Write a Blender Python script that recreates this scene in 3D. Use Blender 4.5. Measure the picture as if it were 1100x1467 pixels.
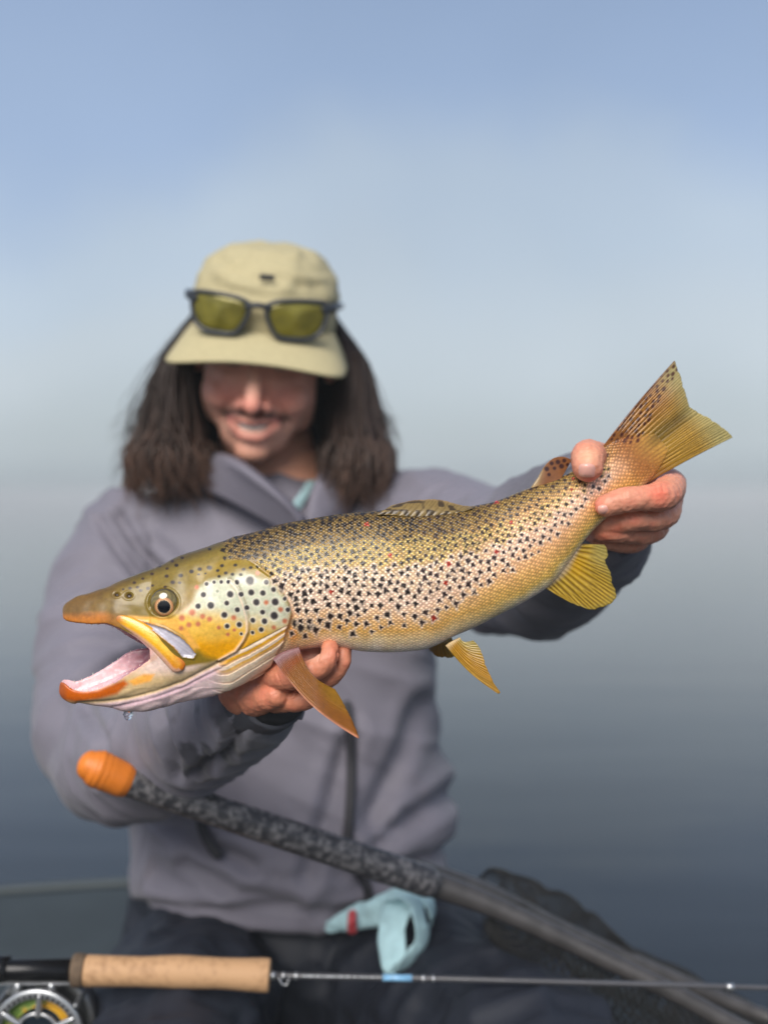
import bpy, math, random
import numpy as np
from mathutils import Vector, Matrix

for o in list(bpy.data.objects):
    bpy.data.objects.remove(o, do_unlink=True)
sc = bpy.context.scene
COL = sc.collection
rng = np.random.default_rng(7)
random.seed(7)

# ------------------------------------------------------------------ camera
F = 1600.0          # focal length in photo pixels (photo 1100 x 1467)
HZ = 708.0          # photo row of the horizon
CX = 550.0
CZ = 1.13           # camera height above the lake
cam_d = bpy.data.cameras.new('camera')
cam = bpy.data.objects.new('camera', cam_d)
COL.objects.link(cam)
sc.camera = cam
cam.location = (0, 0, CZ)
cam.rotation_euler = (math.radians(90), 0, 0)
cam_d.sensor_fit = 'VERTICAL'
cam_d.sensor_height = 36.0
cam_d.sensor_width = 27.0
cam_d.lens = F / 1467.0 * 36.0
cam_d.shift_y = -(733.5 - HZ) / 1467.0
cam_d.clip_start = 0.02
cam_d.clip_end = 3000
cam_d.dof.use_dof = True
cam_d.dof.focus_distance = 0.728
cam_d.dof.aperture_fstop = 3.1
cam_d.dof.aperture_blades = 0

# ------------------------------------------------------------------ light
SUN_EL, SUN_AZ = 39.0, 196.0        # azimuth clockwise from +Y (away from camera)
world = bpy.data.worlds.new('World')
sc.world = world
world.use_nodes = True
wn = world.node_tree
bg = wn.nodes['Background']
sky = wn.nodes.new('ShaderNodeTexSky')
sky.sky_type = 'NISHITA'
sky.sun_disc = False
sky.sun_elevation = math.radians(SUN_EL)
sky.sun_rotation = math.radians(SUN_AZ)
sky.altitude = 0
sky.air_density = 1.0
sky.dust_density = 4.0
sky.ozone_density = 1.5
# thin mist bank over the lake: the sky pales evenly towards the horizon, all round
tc = wn.nodes.new('ShaderNodeTexCoord')
sep = wn.nodes.new('ShaderNodeSeparateXYZ')
wn.links.new(tc.outputs['Generated'], sep.inputs[0])
ramp = wn.nodes.new('ShaderNodeValToRGB')
r = ramp.color_ramp
r.interpolation = 'B_SPLINE'
r.elements[0].position = 0.0
r.elements[0].color = (0.92, 0.92, 0.92, 1)
r.elements[1].position = 0.6
r.elements[1].color = (0.25, 0.25, 0.25, 1)
e = r.elements.new(0.2)
e.color = (0.85, 0.85, 0.85, 1)
nz = wn.nodes.new('ShaderNodeTexNoise')
nz.inputs['Scale'].default_value = 2.2
nz.inputs['Detail'].default_value = 3.0
wn.links.new(tc.outputs['Generated'], nz.inputs['Vector'])
mr = wn.nodes.new('ShaderNodeMapRange')
mr.inputs['From Min'].default_value = 0.3
mr.inputs['From Max'].default_value = 0.7
mr.inputs['To Min'].default_value = 0.78
mr.inputs['To Max'].default_value = 1.06
wn.links.new(nz.outputs['Fac'], mr.inputs['Value'])
mul = wn.nodes.new('ShaderNodeMath')
mul.operation = 'MULTIPLY'
mul.use_clamp = True
wn.links.new(sep.outputs['Z'], ramp.inputs['Fac'])
wn.links.new(ramp.outputs['Color'], mul.inputs[0])
wn.links.new(mr.outputs['Result'], mul.inputs[1])
mix = wn.nodes.new('ShaderNodeMix')
mix.data_type = 'RGBA'
mist = wn.nodes.new('ShaderNodeValToRGB')             # mist, in tenths of the sky's own units
q = mist.color_ramp
q.interpolation = 'EASE'
q.elements[0].position = 0.0
q.elements[0].color = (0.445, 0.515, 0.560, 1)
q.elements[1].position = 0.55
q.elements[1].color = (0.41, 0.55, 0.84, 1)
for pos, c3 in ((0.045, (0.55, 0.625, 0.675)), (0.13, (0.625, 0.70, 0.765)), (0.22, (0.59, 0.69, 0.80)), (0.34, (0.44, 0.57, 0.80))):
    e = q.elements.new(pos)
    e.color = (*c3, 1)
nz3 = wn.nodes.new('ShaderNodeTexNoise')              # drifting banks make the mist's edge uneven
nz3.inputs['Scale'].default_value = 2.6
nz3.inputs['Detail'].default_value = 4.0
nz3.inputs['Roughness'].default_value = 0.45
wn.links.new(tc.outputs['Generated'], nz3.inputs['Vector'])
bank = wn.nodes.new('ShaderNodeMath')
bank.operation = 'MULTIPLY_ADD'
bank.inputs[1].default_value = 0.34
wn.links.new(nz3.outputs['Fac'], bank.inputs[0])
zoff = wn.nodes.new('ShaderNodeMath')
zoff.operation = 'SUBTRACT'
zoff.inputs[1].default_value = 0.17
wn.links.new(sep.outputs['Z'], zoff.inputs[0])
wn.links.new(zoff.outputs[0], bank.inputs[2])
low_ = wn.nodes.new('ShaderNodeMapRange')             # no banks right at the waterline
low_.inputs['From Max'].default_value = 0.16
wn.links.new(sep.outputs['Z'], low_.inputs['Value'])
bmx = wn.nodes.new('ShaderNodeMix')
wn.links.new(low_.outputs['Result'], bmx.inputs['Factor'])
wn.links.new(sep.outputs['Z'], bmx.inputs['A'])
wn.links.new(bank.outputs[0], bmx.inputs['B'])
wn.links.new(bmx.outputs['Result'], mist.inputs['Fac'])
ten = wn.nodes.new('ShaderNodeVectorMath')
ten.operation = 'SCALE'
ten.inputs['Scale'].default_value = 10.7
wn.links.new(mist.outputs['Color'], ten.inputs[0])
wn.links.new(ten.outputs['Vector'], mix.inputs['B'])
wn.links.new(mul.outputs[0], mix.inputs['Factor'])
wn.links.new(sky.outputs['Color'], mix.inputs['A'])
wn.links.new(mix.outputs['Result'], bg.inputs['Color'])
bg.inputs['Strength'].default_value = 0.10

sun_d = bpy.data.lights.new('sun', 'SUN')
sun = bpy.data.objects.new('sun', sun_d)
COL.objects.link(sun)
sun_d.energy = 3.9
sun_d.angle = math.radians(40)
sun_d.color = (1.0, 0.955, 0.89)
_a, _e = math.radians(SUN_AZ), math.radians(SUN_EL)
_dir = Vector((math.sin(_a) * math.cos(_e), math.cos(_a) * math.cos(_e), math.sin(_e)))
sun.rotation_euler = _dir.to_track_quat('Z', 'Y').to_euler()

sc.view_settings.view_transform = 'Standard'
sc.view_settings.look = 'None'
sc.view_settings.exposure = 0.0
sc.view_settings.gamma = 1.0
sc.render.engine = 'CYCLES'
sc.cycles.max_bounces = 8
sc.cycles.volume_bounces = 1
sc.cycles.use_denoising = True

# ------------------------------------------------------------------ helpers
def W(px, py, Y):
    """photo pixel + distance -> world"""
    return np.array([(px - CX) / F * Y, Y, CZ - (py - HZ) / F * Y])

def lin(c):
    c = np.asarray(c, float) / 255.0
    return np.where(c <= 0.04045, c / 12.92, ((c + 0.055) / 1.055) ** 2.4)

def sstep(a, b, x):
    t = np.clip((x - a) / (b - a), 0, 1)
    return t * t * (3 - 2 * t)

def catmull(P, n):
    P = np.asarray(P, float)
    Q = np.vstack([2 * P[0] - P[1], P, 2 * P[-1] - P[-2]])
    out = []
    for i in range(1, len(Q) - 2):
        t = np.linspace(0, 1, n, endpoint=False)[:, None]
        a, b, c, d = Q[i - 1], Q[i], Q[i + 1], Q[i + 2]
        out.append(0.5 * (2 * b + (c - a) * t + (2 * a - 5 * b + 4 * c - d) * t ** 2 + (3 * b - a - 3 * c + d) * t ** 3))
    out.append(P[-1:])
    return np.vstack(out)

def interp_tab(tab, x):
    tab = np.asarray(tab, float)
    return [np.interp(x, tab[:, 0], tab[:, i]) for i in range(1, tab.shape[1])]

_perm = rng.permutation(256)
_perm = np.concatenate([_perm, _perm, _perm])
_val = rng.random(256) * 2 - 1

def vnoise(p):
    """smooth value noise, p (n,3) -> (n,) in -1..1"""
    p = np.asarray(p, float)
    i = np.floor(p).astype(int)
    f = p - i
    f = f * f * f * (f * (f * 6 - 15) + 10)
    i &= 255
    def h(a, b, c):
        return _val[_perm[_perm[_perm[(i[:, 0] + a) & 255] + ((i[:, 1] + b) & 255)] + ((i[:, 2] + c) & 255)]]
    x, y, z = f[:, 0], f[:, 1], f[:, 2]
    l = lambda a, b, t: a + (b - a) * t
    return l(l(l(h(0,0,0), h(1,0,0), x), l(h(0,1,0), h(1,1,0), x), y),
             l(l(h(0,0,1), h(1,0,1), x), l(h(0,1,1), h(1,1,1), x), y), z)

def fbm(p, o=3):
    s, a = 0, 1.0
    for k in range(o):
        s = s + a * vnoise(np.asarray(p) * 2 ** k + 17.3 * k)
        a *= 0.5
    return s

def seg_dist(pts, U, V):
    """distance from (U,V) to a polyline, plus the signed side and the run along it"""
    pts = np.asarray(pts, float)
    best = np.full(U.shape, 1e9); run = np.zeros(U.shape); side = np.zeros(U.shape); acc = 0.0
    for a, b in zip(pts[:-1], pts[1:]):
        d = b - a; L = np.hypot(*d)
        t = np.clip(((U - a[0]) * d[0] + (V - a[1]) * d[1]) / L ** 2, 0, 1)
        dx, dy = U - (a[0] + t * d[0]), V - (a[1] + t * d[1])
        q = np.hypot(dx, dy)
        m = q < best
        best = np.where(m, q, best); run = np.where(m, acc + t * L, run)
        side = np.where(m, np.sign(d[0] * dy - d[1] * dx), side)
        acc += L
    return best, side, run / acc

def in_poly(pts, U, V):
    pts = np.asarray(pts, float)
    ins = np.zeros(U.shape, bool)
    for (x0, y0), (x1, y1) in zip(pts, np.roll(pts, -1, axis=0)):
        c = (y0 > V) != (y1 > V)
        with np.errstate(divide='ignore', invalid='ignore'):
            ins ^= c & (U < (x1 - x0) * (V - y0) / (y1 - y0 + 1e-12) + x0)
    return ins

def poly_mask(pts, U, V, soft):
    """1 inside, 0 outside with a soft edge"""
    pts = np.asarray(pts, float)
    d, _, _ = seg_dist(np.vstack([pts, pts[:1]]), U, V)
    s = np.where(in_poly(pts, U, V), d, -d)
    return sstep(-soft, soft, s)

def mixc(c, col, m):
    m = np.asarray(m)[:, None]
    return c * (1 - m) + np.asarray(col) * m

# --- mesh building -------------------------------------------------
def grid_faces(nr, nc, close=True, off=0):
    r_ = np.arange(nr - 1)[:, None]; m = nc if close else nc - 1
    c_ = np.arange(m)[None, :]
    a = r_ * nc + c_; b = r_ * nc + (c_ + 1) % nc
    return (np.stack([a, b, b + nc, a + nc], -1).reshape(-1, 4) + off)

def loft(rings):
    """closed loft of rings (list of (n,3)) with fan caps -> verts, faces(list)"""
    R = np.asarray(rings, float); nr, nc, _ = R.shape
    v = R.reshape(-1, 3)
    f = [tuple(x) for x in grid_faces(nr, nc)]
    c0, c1 = len(v), len(v) + 1
    v = np.vstack([v, R[0].mean(0), R[-1].mean(0)])
    for i in range(nc):
        j = (i + 1) % nc
        f.append((c0, j, i))
        f.append((c1, (nr - 1) * nc + i, (nr - 1) * nc + j))
    return v, f

def tube(P, rad, n=14, sub=5, up=(0, 0, 1), flat=1.0, capr=1.0):
    """swept tube with round ends; rad scalar/list; flat scales the binormal"""
    P = np.asarray(P, float); N = len(P)
    rad = np.full(N, rad, float) if np.isscalar(rad) else np.asarray(rad, float)
    D = np.column_stack([P, rad])
    if sub > 1 and N > 2:
        D = catmull(D, sub)
    elif sub > 1:
        D = np.array([D[0] + (D[1] - D[0]) * t for t in np.linspace(0, 1, sub + 1)])
    C, r_ = D[:, :3], D[:, 3]
    T = np.gradient(C, axis=0); T /= np.linalg.norm(T, axis=1)[:, None] + 1e-12
    rings = []
    nrm = np.cross(T[0], np.cross(np.asarray(up, float), T[0]))
    if np.linalg.norm(nrm) < 1e-6:
        nrm = np.cross(T[0], (1, 0.3, 0.2))
    ang = np.linspace(0, 2 * np.pi, n, endpoint=False)
    def ring(c, t, nr, rr):
        b = np.cross(t, nr)
        return c + rr * (np.cos(ang)[:, None] * nr + flat * np.sin(ang)[:, None] * b)
    frames = []
    for t in T:
        nrm = nrm - t * nrm.dot(t); nrm = nrm / (np.linalg.norm(nrm) + 1e-12)
        frames.append(nrm.copy())
    for a in (80, 60, 40, 20):
        a = math.radians(a)
        rings.append(ring(C[0] - T[0] * r_[0] * math.sin(a) * capr, T[0], frames[0], r_[0] * math.cos(a)))
    for i in range(len(C)):
        rings.append(ring(C[i], T[i], frames[i], r_[i]))
    for a in (20, 40, 60, 80):
        a = math.radians(a)
        rings.append(ring(C[-1] + T[-1] * r_[-1] * math.sin(a) * capr, T[-1], frames[-1], r_[-1] * math.cos(a)))
    return loft(rings)

def ellipsoid(c, r3, rot=None, nu=20, nv=12):
    th = np.linspace(0.05, math.pi - 0.05, nv); ph = np.linspace(0, 2 * math.pi, nu, endpoint=False)
    rings = []
    for t in th:
        p = np.stack([np.sin(t) * np.cos(ph), np.sin(t) * np.sin(ph), np.full(nu, np.cos(t))], -1) * np.asarray(r3)
        if rot is not None:
            p = p @ np.asarray(rot).T
        rings.append(p + np.asarray(c))
    v, f = loft(rings)
    return v, [tuple(reversed(x)) for x in f]

def box(c, h, rot=None):
    s = np.array([[x, y, z] for x in (-1, 1) for y in (-1, 1) for z in (-1, 1)], float) * np.asarray(h)
    if rot is not None:
        s = s @ np.asarray(rot).T
    f = [(0, 1, 3, 2), (4, 6, 7, 5), (0, 4, 5, 1), (2, 3, 7, 6), (0, 2, 6, 4), (1, 5, 7, 3)]
    return s + np.asarray(c), f

def join(parts):
    V, Fc, o = [], [], 0
    for v, f in parts:
        V.append(np.asarray(v)); Fc += [tuple(int(i) + o for i in x) for x in f]; o += len(v)
    return np.vstack(V), Fc

def raw_mesh(v, f):
    m = bpy.data.meshes.new('tmp')
    m.from_pydata([tuple(x) for x in v], [], [tuple(x) for x in f])
    m.update()
    return m

def fuse(parts, voxel, smooth=4, fac=0.5):
    """union of closed shells as one continuous skin"""
    v, f = join(parts)
    m = raw_mesh(v, f)
    o = bpy.data.objects.new('tmp', m); COL.objects.link(o)
    md = o.modifiers.new('r', 'REMESH'); md.mode = 'VOXEL'; md.voxel_size = voxel; md.adaptivity = 0
    if smooth:
        s = o.modifiers.new('s', 'SMOOTH'); s.iterations = smooth; s.factor = fac
    dg = bpy.context.evaluated_depsgraph_get()
    ev = o.evaluated_get(dg)
    me = bpy.data.meshes.new_from_object(ev)
    n = len(me.vertices); co = np.empty(n * 3, np.float32); me.vertices.foreach_get('co', co)
    nq = len(me.polygons)
    ls = np.empty(nq, np.int32); me.polygons.foreach_get('loop_total', ls)
    li = np.empty(len(me.loops), np.int32); me.loops.foreach_get('vertex_index', li)
    if (ls == 4).all():
        fc = li.reshape(-1, 4)
    else:
        fc = [tuple(p.vertices) for p in me.polygons]
    bpy.data.objects.remove(o); bpy.data.meshes.remove(m); bpy.data.meshes.remove(me)
    return co.reshape(-1, 3).astype(float), fc

def vnormals(v, f):
    f = np.asarray(f)
    n = np.zeros_like(v)
    fn = np.cross(v[f[:, 2]] - v[f[:, 0]], v[f[:, 3]] - v[f[:, 1]])
    for k in range(4):
        for ax in range(3):
            n[:, ax] += np.bincount(f[:, k], fn[:, ax], len(v))
    return n / (np.linalg.norm(n, axis=1)[:, None] + 1e-12)

def obj(name, v, f, mat, parent=None, col=None, attrs=None, smooth=True, origin=None):
    """one mesh object; v in world coordinates"""
    v = np.asarray(v, float)
    if parent is not None:
        wl = parent
        off = np.zeros(3)
        while wl is not None:
            off += np.array(wl.location); wl = wl.parent
        v = v - off
        loc = None
    elif origin is not None:
        v = v - np.asarray(origin)
    m = bpy.data.meshes.new(name)
    if isinstance(f, np.ndarray) and f.ndim == 2:
        k = f.shape[1]
        m.vertices.add(len(v)); m.vertices.foreach_set('co', v.astype(np.float32).ravel())
        m.loops.add(f.size); m.loops.foreach_set('vertex_index', f.astype(np.int32).ravel())
        m.polygons.add(len(f))
        m.polygons.foreach_set('loop_start', np.arange(0, f.size, k, dtype=np.int32))
        m.update(calc_edges=True)
    else:
        m.from_pydata([tuple(x) for x in v], [], [tuple(int(i) for i in x) for x in f])
        m.update()
    if smooth:
        m.polygons.foreach_set('use_smooth', np.ones(len(m.polygons), bool))
    if col is not None:
        a = m.color_attributes.new('Col', 'FLOAT_COLOR', 'POINT')
        c4 = np.ones((len(v), 4), np.float32)
        c4[:, :col.shape[1]] = col
        a.data.foreach_set('color', c4.ravel())
    for k, arr in (attrs or {}).items():
        if arr.ndim == 1:
            a = m.attributes.new(k, 'FLOAT', 'POINT'); a.data.foreach_set('value', arr.astype(np.float32))
        else:
            a = m.attributes.new(k, 'FLOAT_VECTOR', 'POINT'); a.data.foreach_set('vector', arr.astype(np.float32).ravel())
    o = bpy.data.objects.new(name, m)
    COL.objects.link(o)
    if mat is not None:
        m.materials.append(mat)
    if parent is not None:
        o.parent = parent
    elif origin is not None:
        o.location = tuple(origin)
    return o

def empty(name, loc):
    o = bpy.data.objects.new(name, None); COL.objects.link(o)
    o.location = tuple(loc); o.empty_display_size = 0.05
    return o

def tag(o, label=None, cat=None, group=None, kind=None):
    if label: o['label'] = label
    if cat: o['category'] = cat
    if group: o['group'] = group
    if kind: o['kind'] = kind
    return o

# --- materials -----------------------------------------------------
def new_mat(name):
    m = bpy.data.materials.new(name); m.use_nodes = True
    nt = m.node_tree
    return m, nt, nt.nodes['Principled BSDF']

def node(nt, t, **kw):
    n = nt.nodes.new(t)
    for k, v in kw.items():
        setattr(n, k, v)
    return n

def simple(name, rgb, rough=0.6, metal=0.0, spec=0.5, nscale=60, namp=0.12, bump=0.0, bscale=300, coat=0.0, sss=0.0, trans=0.0, ior=1.45, sheen=0.0):
    """a plain colour (sRGB 0-255) broken up by fine noise"""
    m, nt, b = new_mat(name)
    c = lin(rgb)
    tcn = node(nt, 'ShaderNodeTexCoord')
    n1 = node(nt, 'ShaderNodeTexNoise'); n1.inputs['Scale'].default_value = nscale; n1.inputs['Detail'].default_value = 5
    nt.links.new(tcn.outputs['Object'], n1.inputs['Vector'])
    rp = node(nt, 'ShaderNodeMapRange')
    rp.inputs['From Min'].default_value = 0.25; rp.inputs['From Max'].default_value = 0.75
    rp.inputs['To Min'].default_value = 1 - namp; rp.inputs['To Max'].default_value = 1 + namp
    nt.links.new(n1.outputs['Fac'], rp.inputs['Value'])
    mx = node(nt, 'ShaderNodeVectorMath', operation='SCALE')
    mx.inputs[0].default_value = tuple(c)
    nt.links.new(rp.outputs['Result'], mx.inputs['Scale'])
    nt.links.new(mx.outputs['Vector'], b.inputs['Base Color'])
    b.inputs['Roughness'].default_value = rough
    b.inputs['Metallic'].default_value = metal
    b.inputs['Specular IOR Level'].default_value = spec
    b.inputs['Coat Weight'].default_value = coat
    b.inputs['Coat Roughness'].default_value = 0.15
    b.inputs['Subsurface Weight'].default_value = sss
    b.inputs['Subsurface Scale'].default_value = 0.01
    b.inputs['Transmission Weight'].default_value = trans
    b.inputs['IOR'].default_value = ior
    b.inputs['Sheen Weight'].default_value = sheen
    if bump:
        n2 = node(nt, 'ShaderNodeTexNoise'); n2.inputs['Scale'].default_value = bscale; n2.inputs['Detail'].default_value = 4
        nt.links.new(tcn.outputs['Object'], n2.inputs['Vector'])
        bp = node(nt, 'ShaderNodeBump'); bp.inputs['Strength'].default_value = bump; bp.inputs['Distance'].default_value = 0.001
        nt.links.new(n2.outputs['Fac'], bp.inputs['Height'])
        nt.links.new(bp.outputs['Normal'], b.inputs['Normal'])
    return m

def vcol_mat(name, rough=0.5, spec=0.5, coat=0.0, sss=0.0, bump=0.0, bscale=400, translucent=0.0, sheen=0.0, namp=0.1, nscale=200, sssr=(1, 0.35, 0.2), sss_scale=0.004):
    m, nt, b = new_mat(name)
    at = node(nt, 'ShaderNodeAttribute', attribute_name='Col')
    tcn = node(nt, 'ShaderNodeTexCoord')
    n1 = node(nt, 'ShaderNodeTexNoise'); n1.inputs['Scale'].default_value = nscale; n1.inputs['Detail'].default_value = 5
    nt.links.new(tcn.outputs['Object'], n1.inputs['Vector'])
    rp = node(nt, 'ShaderNodeMapRange')
    rp.inputs['From Min'].default_value = 0.25; rp.inputs['From Max'].default_value = 0.75
    rp.inputs['To Min'].default_value = 1 - namp; rp.inputs['To Max'].default_value = 1 + namp
    nt.links.new(n1.outputs['Fac'], rp.inputs['Value'])
    mx = node(nt, 'ShaderNodeVectorMath', operation='SCALE')
    nt.links.new(at.outputs['Color'], mx.inputs[0]); nt.links.new(rp.outputs['Result'], mx.inputs['Scale'])
    nt.links.new(mx.outputs['Vector'], b.inputs['Base Color'])
    b.inputs['Roughness'].default_value = rough
    b.inputs['Specular IOR Level'].default_value = spec
    b.inputs['Coat Weight'].default_value = coat
    b.inputs['Coat Roughness'].default_value = 0.12
    b.inputs['Subsurface Weight'].default_value = sss
    b.inputs['Subsurface Scale'].default_value = sss_scale
    b.inputs['Subsurface Radius'].default_value = sssr
    b.inputs['Sheen Weight'].default_value = sheen
    if bump:
        n2 = node(nt, 'ShaderNodeTexNoise'); n2.inputs['Scale'].default_value = bscale; n2.inputs['Detail'].default_value = 4
        nt.links.new(tcn.outputs['Object'], n2.inputs['Vector'])
        bp = node(nt, 'ShaderNodeBump'); bp.inputs['Strength'].default_value = bump; bp.inputs['Distance'].default_value = 0.001
        nt.links.new(n2.outputs['Fac'], bp.inputs['Height'])
        nt.links.new(bp.outputs['Normal'], b.inputs['Normal'])
    if translucent:
        out = nt.nodes['Material Output']
        tr = node(nt, 'ShaderNodeBsdfTranslucent')
        nt.links.new(mx.outputs['Vector'], tr.inputs['Color'])
        ms = node(nt, 'ShaderNodeMixShader'); ms.inputs['Fac'].default_value = translucent
        nt.links.new(b.outputs[0], ms.inputs[1]); nt.links.new(tr.outputs[0], ms.inputs[2])
        nt.links.new(ms.outputs[0], out.inputs['Surface'])
    return m

# ------------------------------------------------------------------ lake, mist, boat
m_water, nt, b = new_mat('lake_water')
b.inputs['Base Color'].default_value = (0.004, 0.007, 0.009, 1)
b.inputs['Roughness'].default_value = 0.06
b.inputs['IOR'].default_value = 1.33
b.inputs['Specular IOR Level'].default_value = 0.46
tcn = node(nt, 'ShaderNodeTexCoord')
mp = node(nt, 'ShaderNodeMapping'); mp.inputs['Scale'].default_value = (0.5, 1.6, 1)
nt.links.new(tcn.outputs['Object'], mp.inputs['Vector'])
n1 = node(nt, 'ShaderNodeTexNoise'); n1.inputs['Scale'].default_value = 1.1; n1.inputs['Detail'].default_value = 3
nt.links.new(mp.outputs['Vector'], n1.inputs['Vector'])
bp = node(nt, 'ShaderNodeBump'); bp.inputs['Strength'].default_value = 0.25; bp.inputs['Distance'].default_value = 0.03
nt.links.new(n1.outputs['Fac'], bp.inputs['Height'])
nt.links.new(bp.outputs['Normal'], b.inputs['Normal'])
RW = 280.0
ang = np.linspace(0, 2 * np.pi, 96, endpoint=False)
rr = [0.0, 3, 8, 20, 60, 140, RW]
vv = [np.zeros((1, 3))] + [np.stack([np.cos(ang) * q, np.sin(ang) * q, np.zeros(96)], -1) for q in rr[1:]]
ff = [(0, 1 + i, 1 + (i + 1) % 96) for i in range(96)] + [tuple(x) for x in grid_faces(6, 96, off=1)[:, ::-1]]
water = tag(obj('water', np.vstack(vv), [tuple(x) for x in ff], m_water), kind='structure')

m_haze = bpy.data.materials.new('mist'); m_haze.use_nodes = True
nt = m_haze.node_tree; nt.nodes.remove(nt.nodes['Principled BSDF'])
pv = node(nt, 'ShaderNodeVolumePrincipled')
pv.inputs['Color'].default_value = (0.60, 0.635, 0.66, 1)
pv.inputs['Density'].default_value = 0.012
pv.inputs['Anisotropy'].default_value = -0.2
nt.links.new(pv.outputs[0], nt.nodes['Material Output'].inputs['Volume'])
hv, hf = box((0, 0, (-1.0 + 1.62) / 2), (300, 300, (1.62 + 1.0) / 2))
tag(obj('haze', hv, hf, m_haze, smooth=False), kind='stuff')

# ------------------------------------------------------------------ the trout
# modelled in "fish pixels": u, v = side view (photo pixels at the mid plane), w = thickness (towards +Y)
def Y0(u):
    u = np.asarray(u, float)
    return 0.75 + 0.028 * (np.clip(u - 430, 0, None) / 500) ** 2
def FW(p):
    p = np.asarray(p, float)
    y0 = Y0(p[:, 0])
    return np.stack([(p[:, 0] - CX) / F * y0, y0 * (1 + p[:, 2] / F), CZ - (p[:, 1] - HZ) / F * y0], -1)
def fp(up, vp, w):
    """photo pixel at thickness w -> fish pixels"""
    return np.stack([CX + (np.asarray(up, float) - CX) * (1 + np.asarray(w) / F),
                     HZ + (np.asarray(vp, float) - HZ) * (1 + np.asarray(w) / F), np.asarray(w, float) + 0 * np.asarray(up, float)], -1)

PAIR = np.array([  # top u,v  bottom u,v  half width, lower narrowing
 (224, 812, 224, 1015, 43, .12), (262, 794, 262, 1006, 51, .16), (300, 782, 308, 996, 57, .20), (340, 768, 352, 976, 61, .22),
 (375, 759, 385, 955, 61, .12), (405, 751, 412, 936, 59, .04), (440, 744, 440, 929, 58, 0), (480, 738, 478, 927, 61, 0),
 (520, 733, 525, 933, 62, 0), (560, 731, 570, 934, 62, 0), (600, 730, 612, 929, 60, 0), (640, 728, 648, 912, 56, 0),
 (675, 725, 690, 893, 51, 0), (705, 719, 725, 876, 47, 0), (735, 708, 757, 859, 43, 0), (765, 697, 787, 838, 38, 0),
 (790, 688, 812, 806, 33, 0), (812, 679, 835, 775, 29, 0), (832, 666, 856, 752, 24, 0), (850, 652, 880, 733, 17, 0),
 (863, 641, 902, 712, 11, 0), (884, 626, 926, 693, 6.5, 0), (906, 618, 942, 674, 3.6, 0), (926, 618, 952, 656, 1.8, 0), (940, 622, 957, 644, .9, 0)], float)
ST = catmull(PAIR, 14)
nst = len(ST)
phi = np.linspace(0, 2 * np.pi, 64, endpoint=False)
rings = []
for s_ in ST:
    T, B, hw, nar = s_[:2], s_[2:4], s_[4], s_[5]
    c, sn = np.cos(phi), np.sin(phi)
    t = (1 - c) / 2
    uv = T + (B - T) * t[:, None]
    ww = hw * np.sign(sn) * np.abs(sn) ** 0.86 * (1 - nar * sstep(0.35, 1.0, t)) * (1 - 0.10 * sstep(.5, 1, t) - 0.16 * sstep(.45, 0, t))
    rings.append(np.column_stack([uv, -ww]))
body_shell = loft(rings)

UP = np.array([  # upper jaw: u, top, near lip, far lip, half width
 (91.5, 871, 878, 878, 3), (94, 866, 883, 883, 9), (100, 861, 886, 886, 15), (110, 855, 888, 889, 20), (124, 850, 889, 891, 25), (140, 845, 890, 894, 29),
 (160, 837, 889, 902, 33), (174, 831, 893, 912, 36), (194, 823, 902, 924, 38), (210, 817, 912, 931, 40), (224, 812, 924, 938, 41), (242, 804, 934, 944, 40)], float)
LO = np.array([  # lower jaw: u, near rim, far rim, bottom, half width
 (86, 982, 981, 991, 3), (89, 977, 976, 997, 8), (96, 978, 977, 1003, 13), (106, 985, 980, 1007, 17), (120, 988, 975, 1008, 22), (140, 986, 965, 1010, 27),
 (160, 978, 952, 1013, 30), (182, 966, 938, 1018, 33), (206, 951, 934, 1018, 36), (226, 940, 934, 1015, 38), (250, 940, 940, 1004, 32), (266, 945, 945, 994, 20)], float)
def upper_ring(u, T, L, Lf, w):
    a = np.linspace(0, 1, 14)
    near = [(u, T + (L - T) * (1 - math.cos(x * math.pi / 2)) ** 0.8, -w * math.sin(x * math.pi / 2) ** 0.75) for x in a]
    th = min(0.30 * w, 9)
    inn = w - th
    b_ = np.linspace(-1, 1, 15)
    h = 0.32 * ((L + Lf) / 2 - T)
    pal = [(u, (L + (Lf - L) * (x + 1) / 2) - h * max(0.0, 1 - x * x) ** 0.5, inn * x) for x in b_]
    far = [(u, T + (Lf - T) * (1 - math.cos(x * math.pi / 2)) ** 0.8, w * math.sin(x * math.pi / 2) ** 0.75) for x in a[::-1][:-1]]
    return np.array(near + [(u, L + 2.0, -w + th * .5)] + pal + [(u, Lf + 2.0, w - th * .5)] + far)
def lower_ring(u, Rn, Rf, B, w):
    a = np.linspace(0, 1, 14)
    near = [(u, Rn + (B - Rn) * math.sin(x * math.pi / 2), -w * math.cos(x * math.pi / 2) ** 0.7) for x in a]
    far = [(u, Rf + (B - Rf) * math.sin(x * math.pi / 2), w * math.cos(x * math.pi / 2) ** 0.7) for x in a[::-1][1:]]
    th = min(0.32 * w, 9)
    inn = w - th
    R = (Rn + Rf) / 2
    g = 0.62 * (B - R)
    b_ = np.linspace(1, -1, 15)
    gut = [(u, (Rn + (Rf - Rn) * (x + 1) / 2) + g * max(0.0, 1 - x * x) ** 0.5, inn * x) for x in b_]
    return np.array(near + far + [(u, Rf - 2.0, w - th * .5)] + gut + [(u, Rn - 2.0, -w + th * .5)])
up_shell = loft([upper_ring(*r_) for r_ in catmull(UP, 5)])
lo_shell = loft([lower_ring(*r_) for r_ in catmull(LO, 5)])
tongue = tube([(132, 990, 0), (160, 983, 0), (190, 972, 0), (222, 962, 0)], [6, 10, 13, 15], up=(0, 1, 0))
fv, ff = fuse([body_shell, up_shell, lo_shell, tongue], 1.15, smooth=7, fac=0.5)
fn = vnormals(fv, ff)
if ((fv[:, 2] - 0) * fn[:, 2]).mean() < 0:
    fn = -fn

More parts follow.
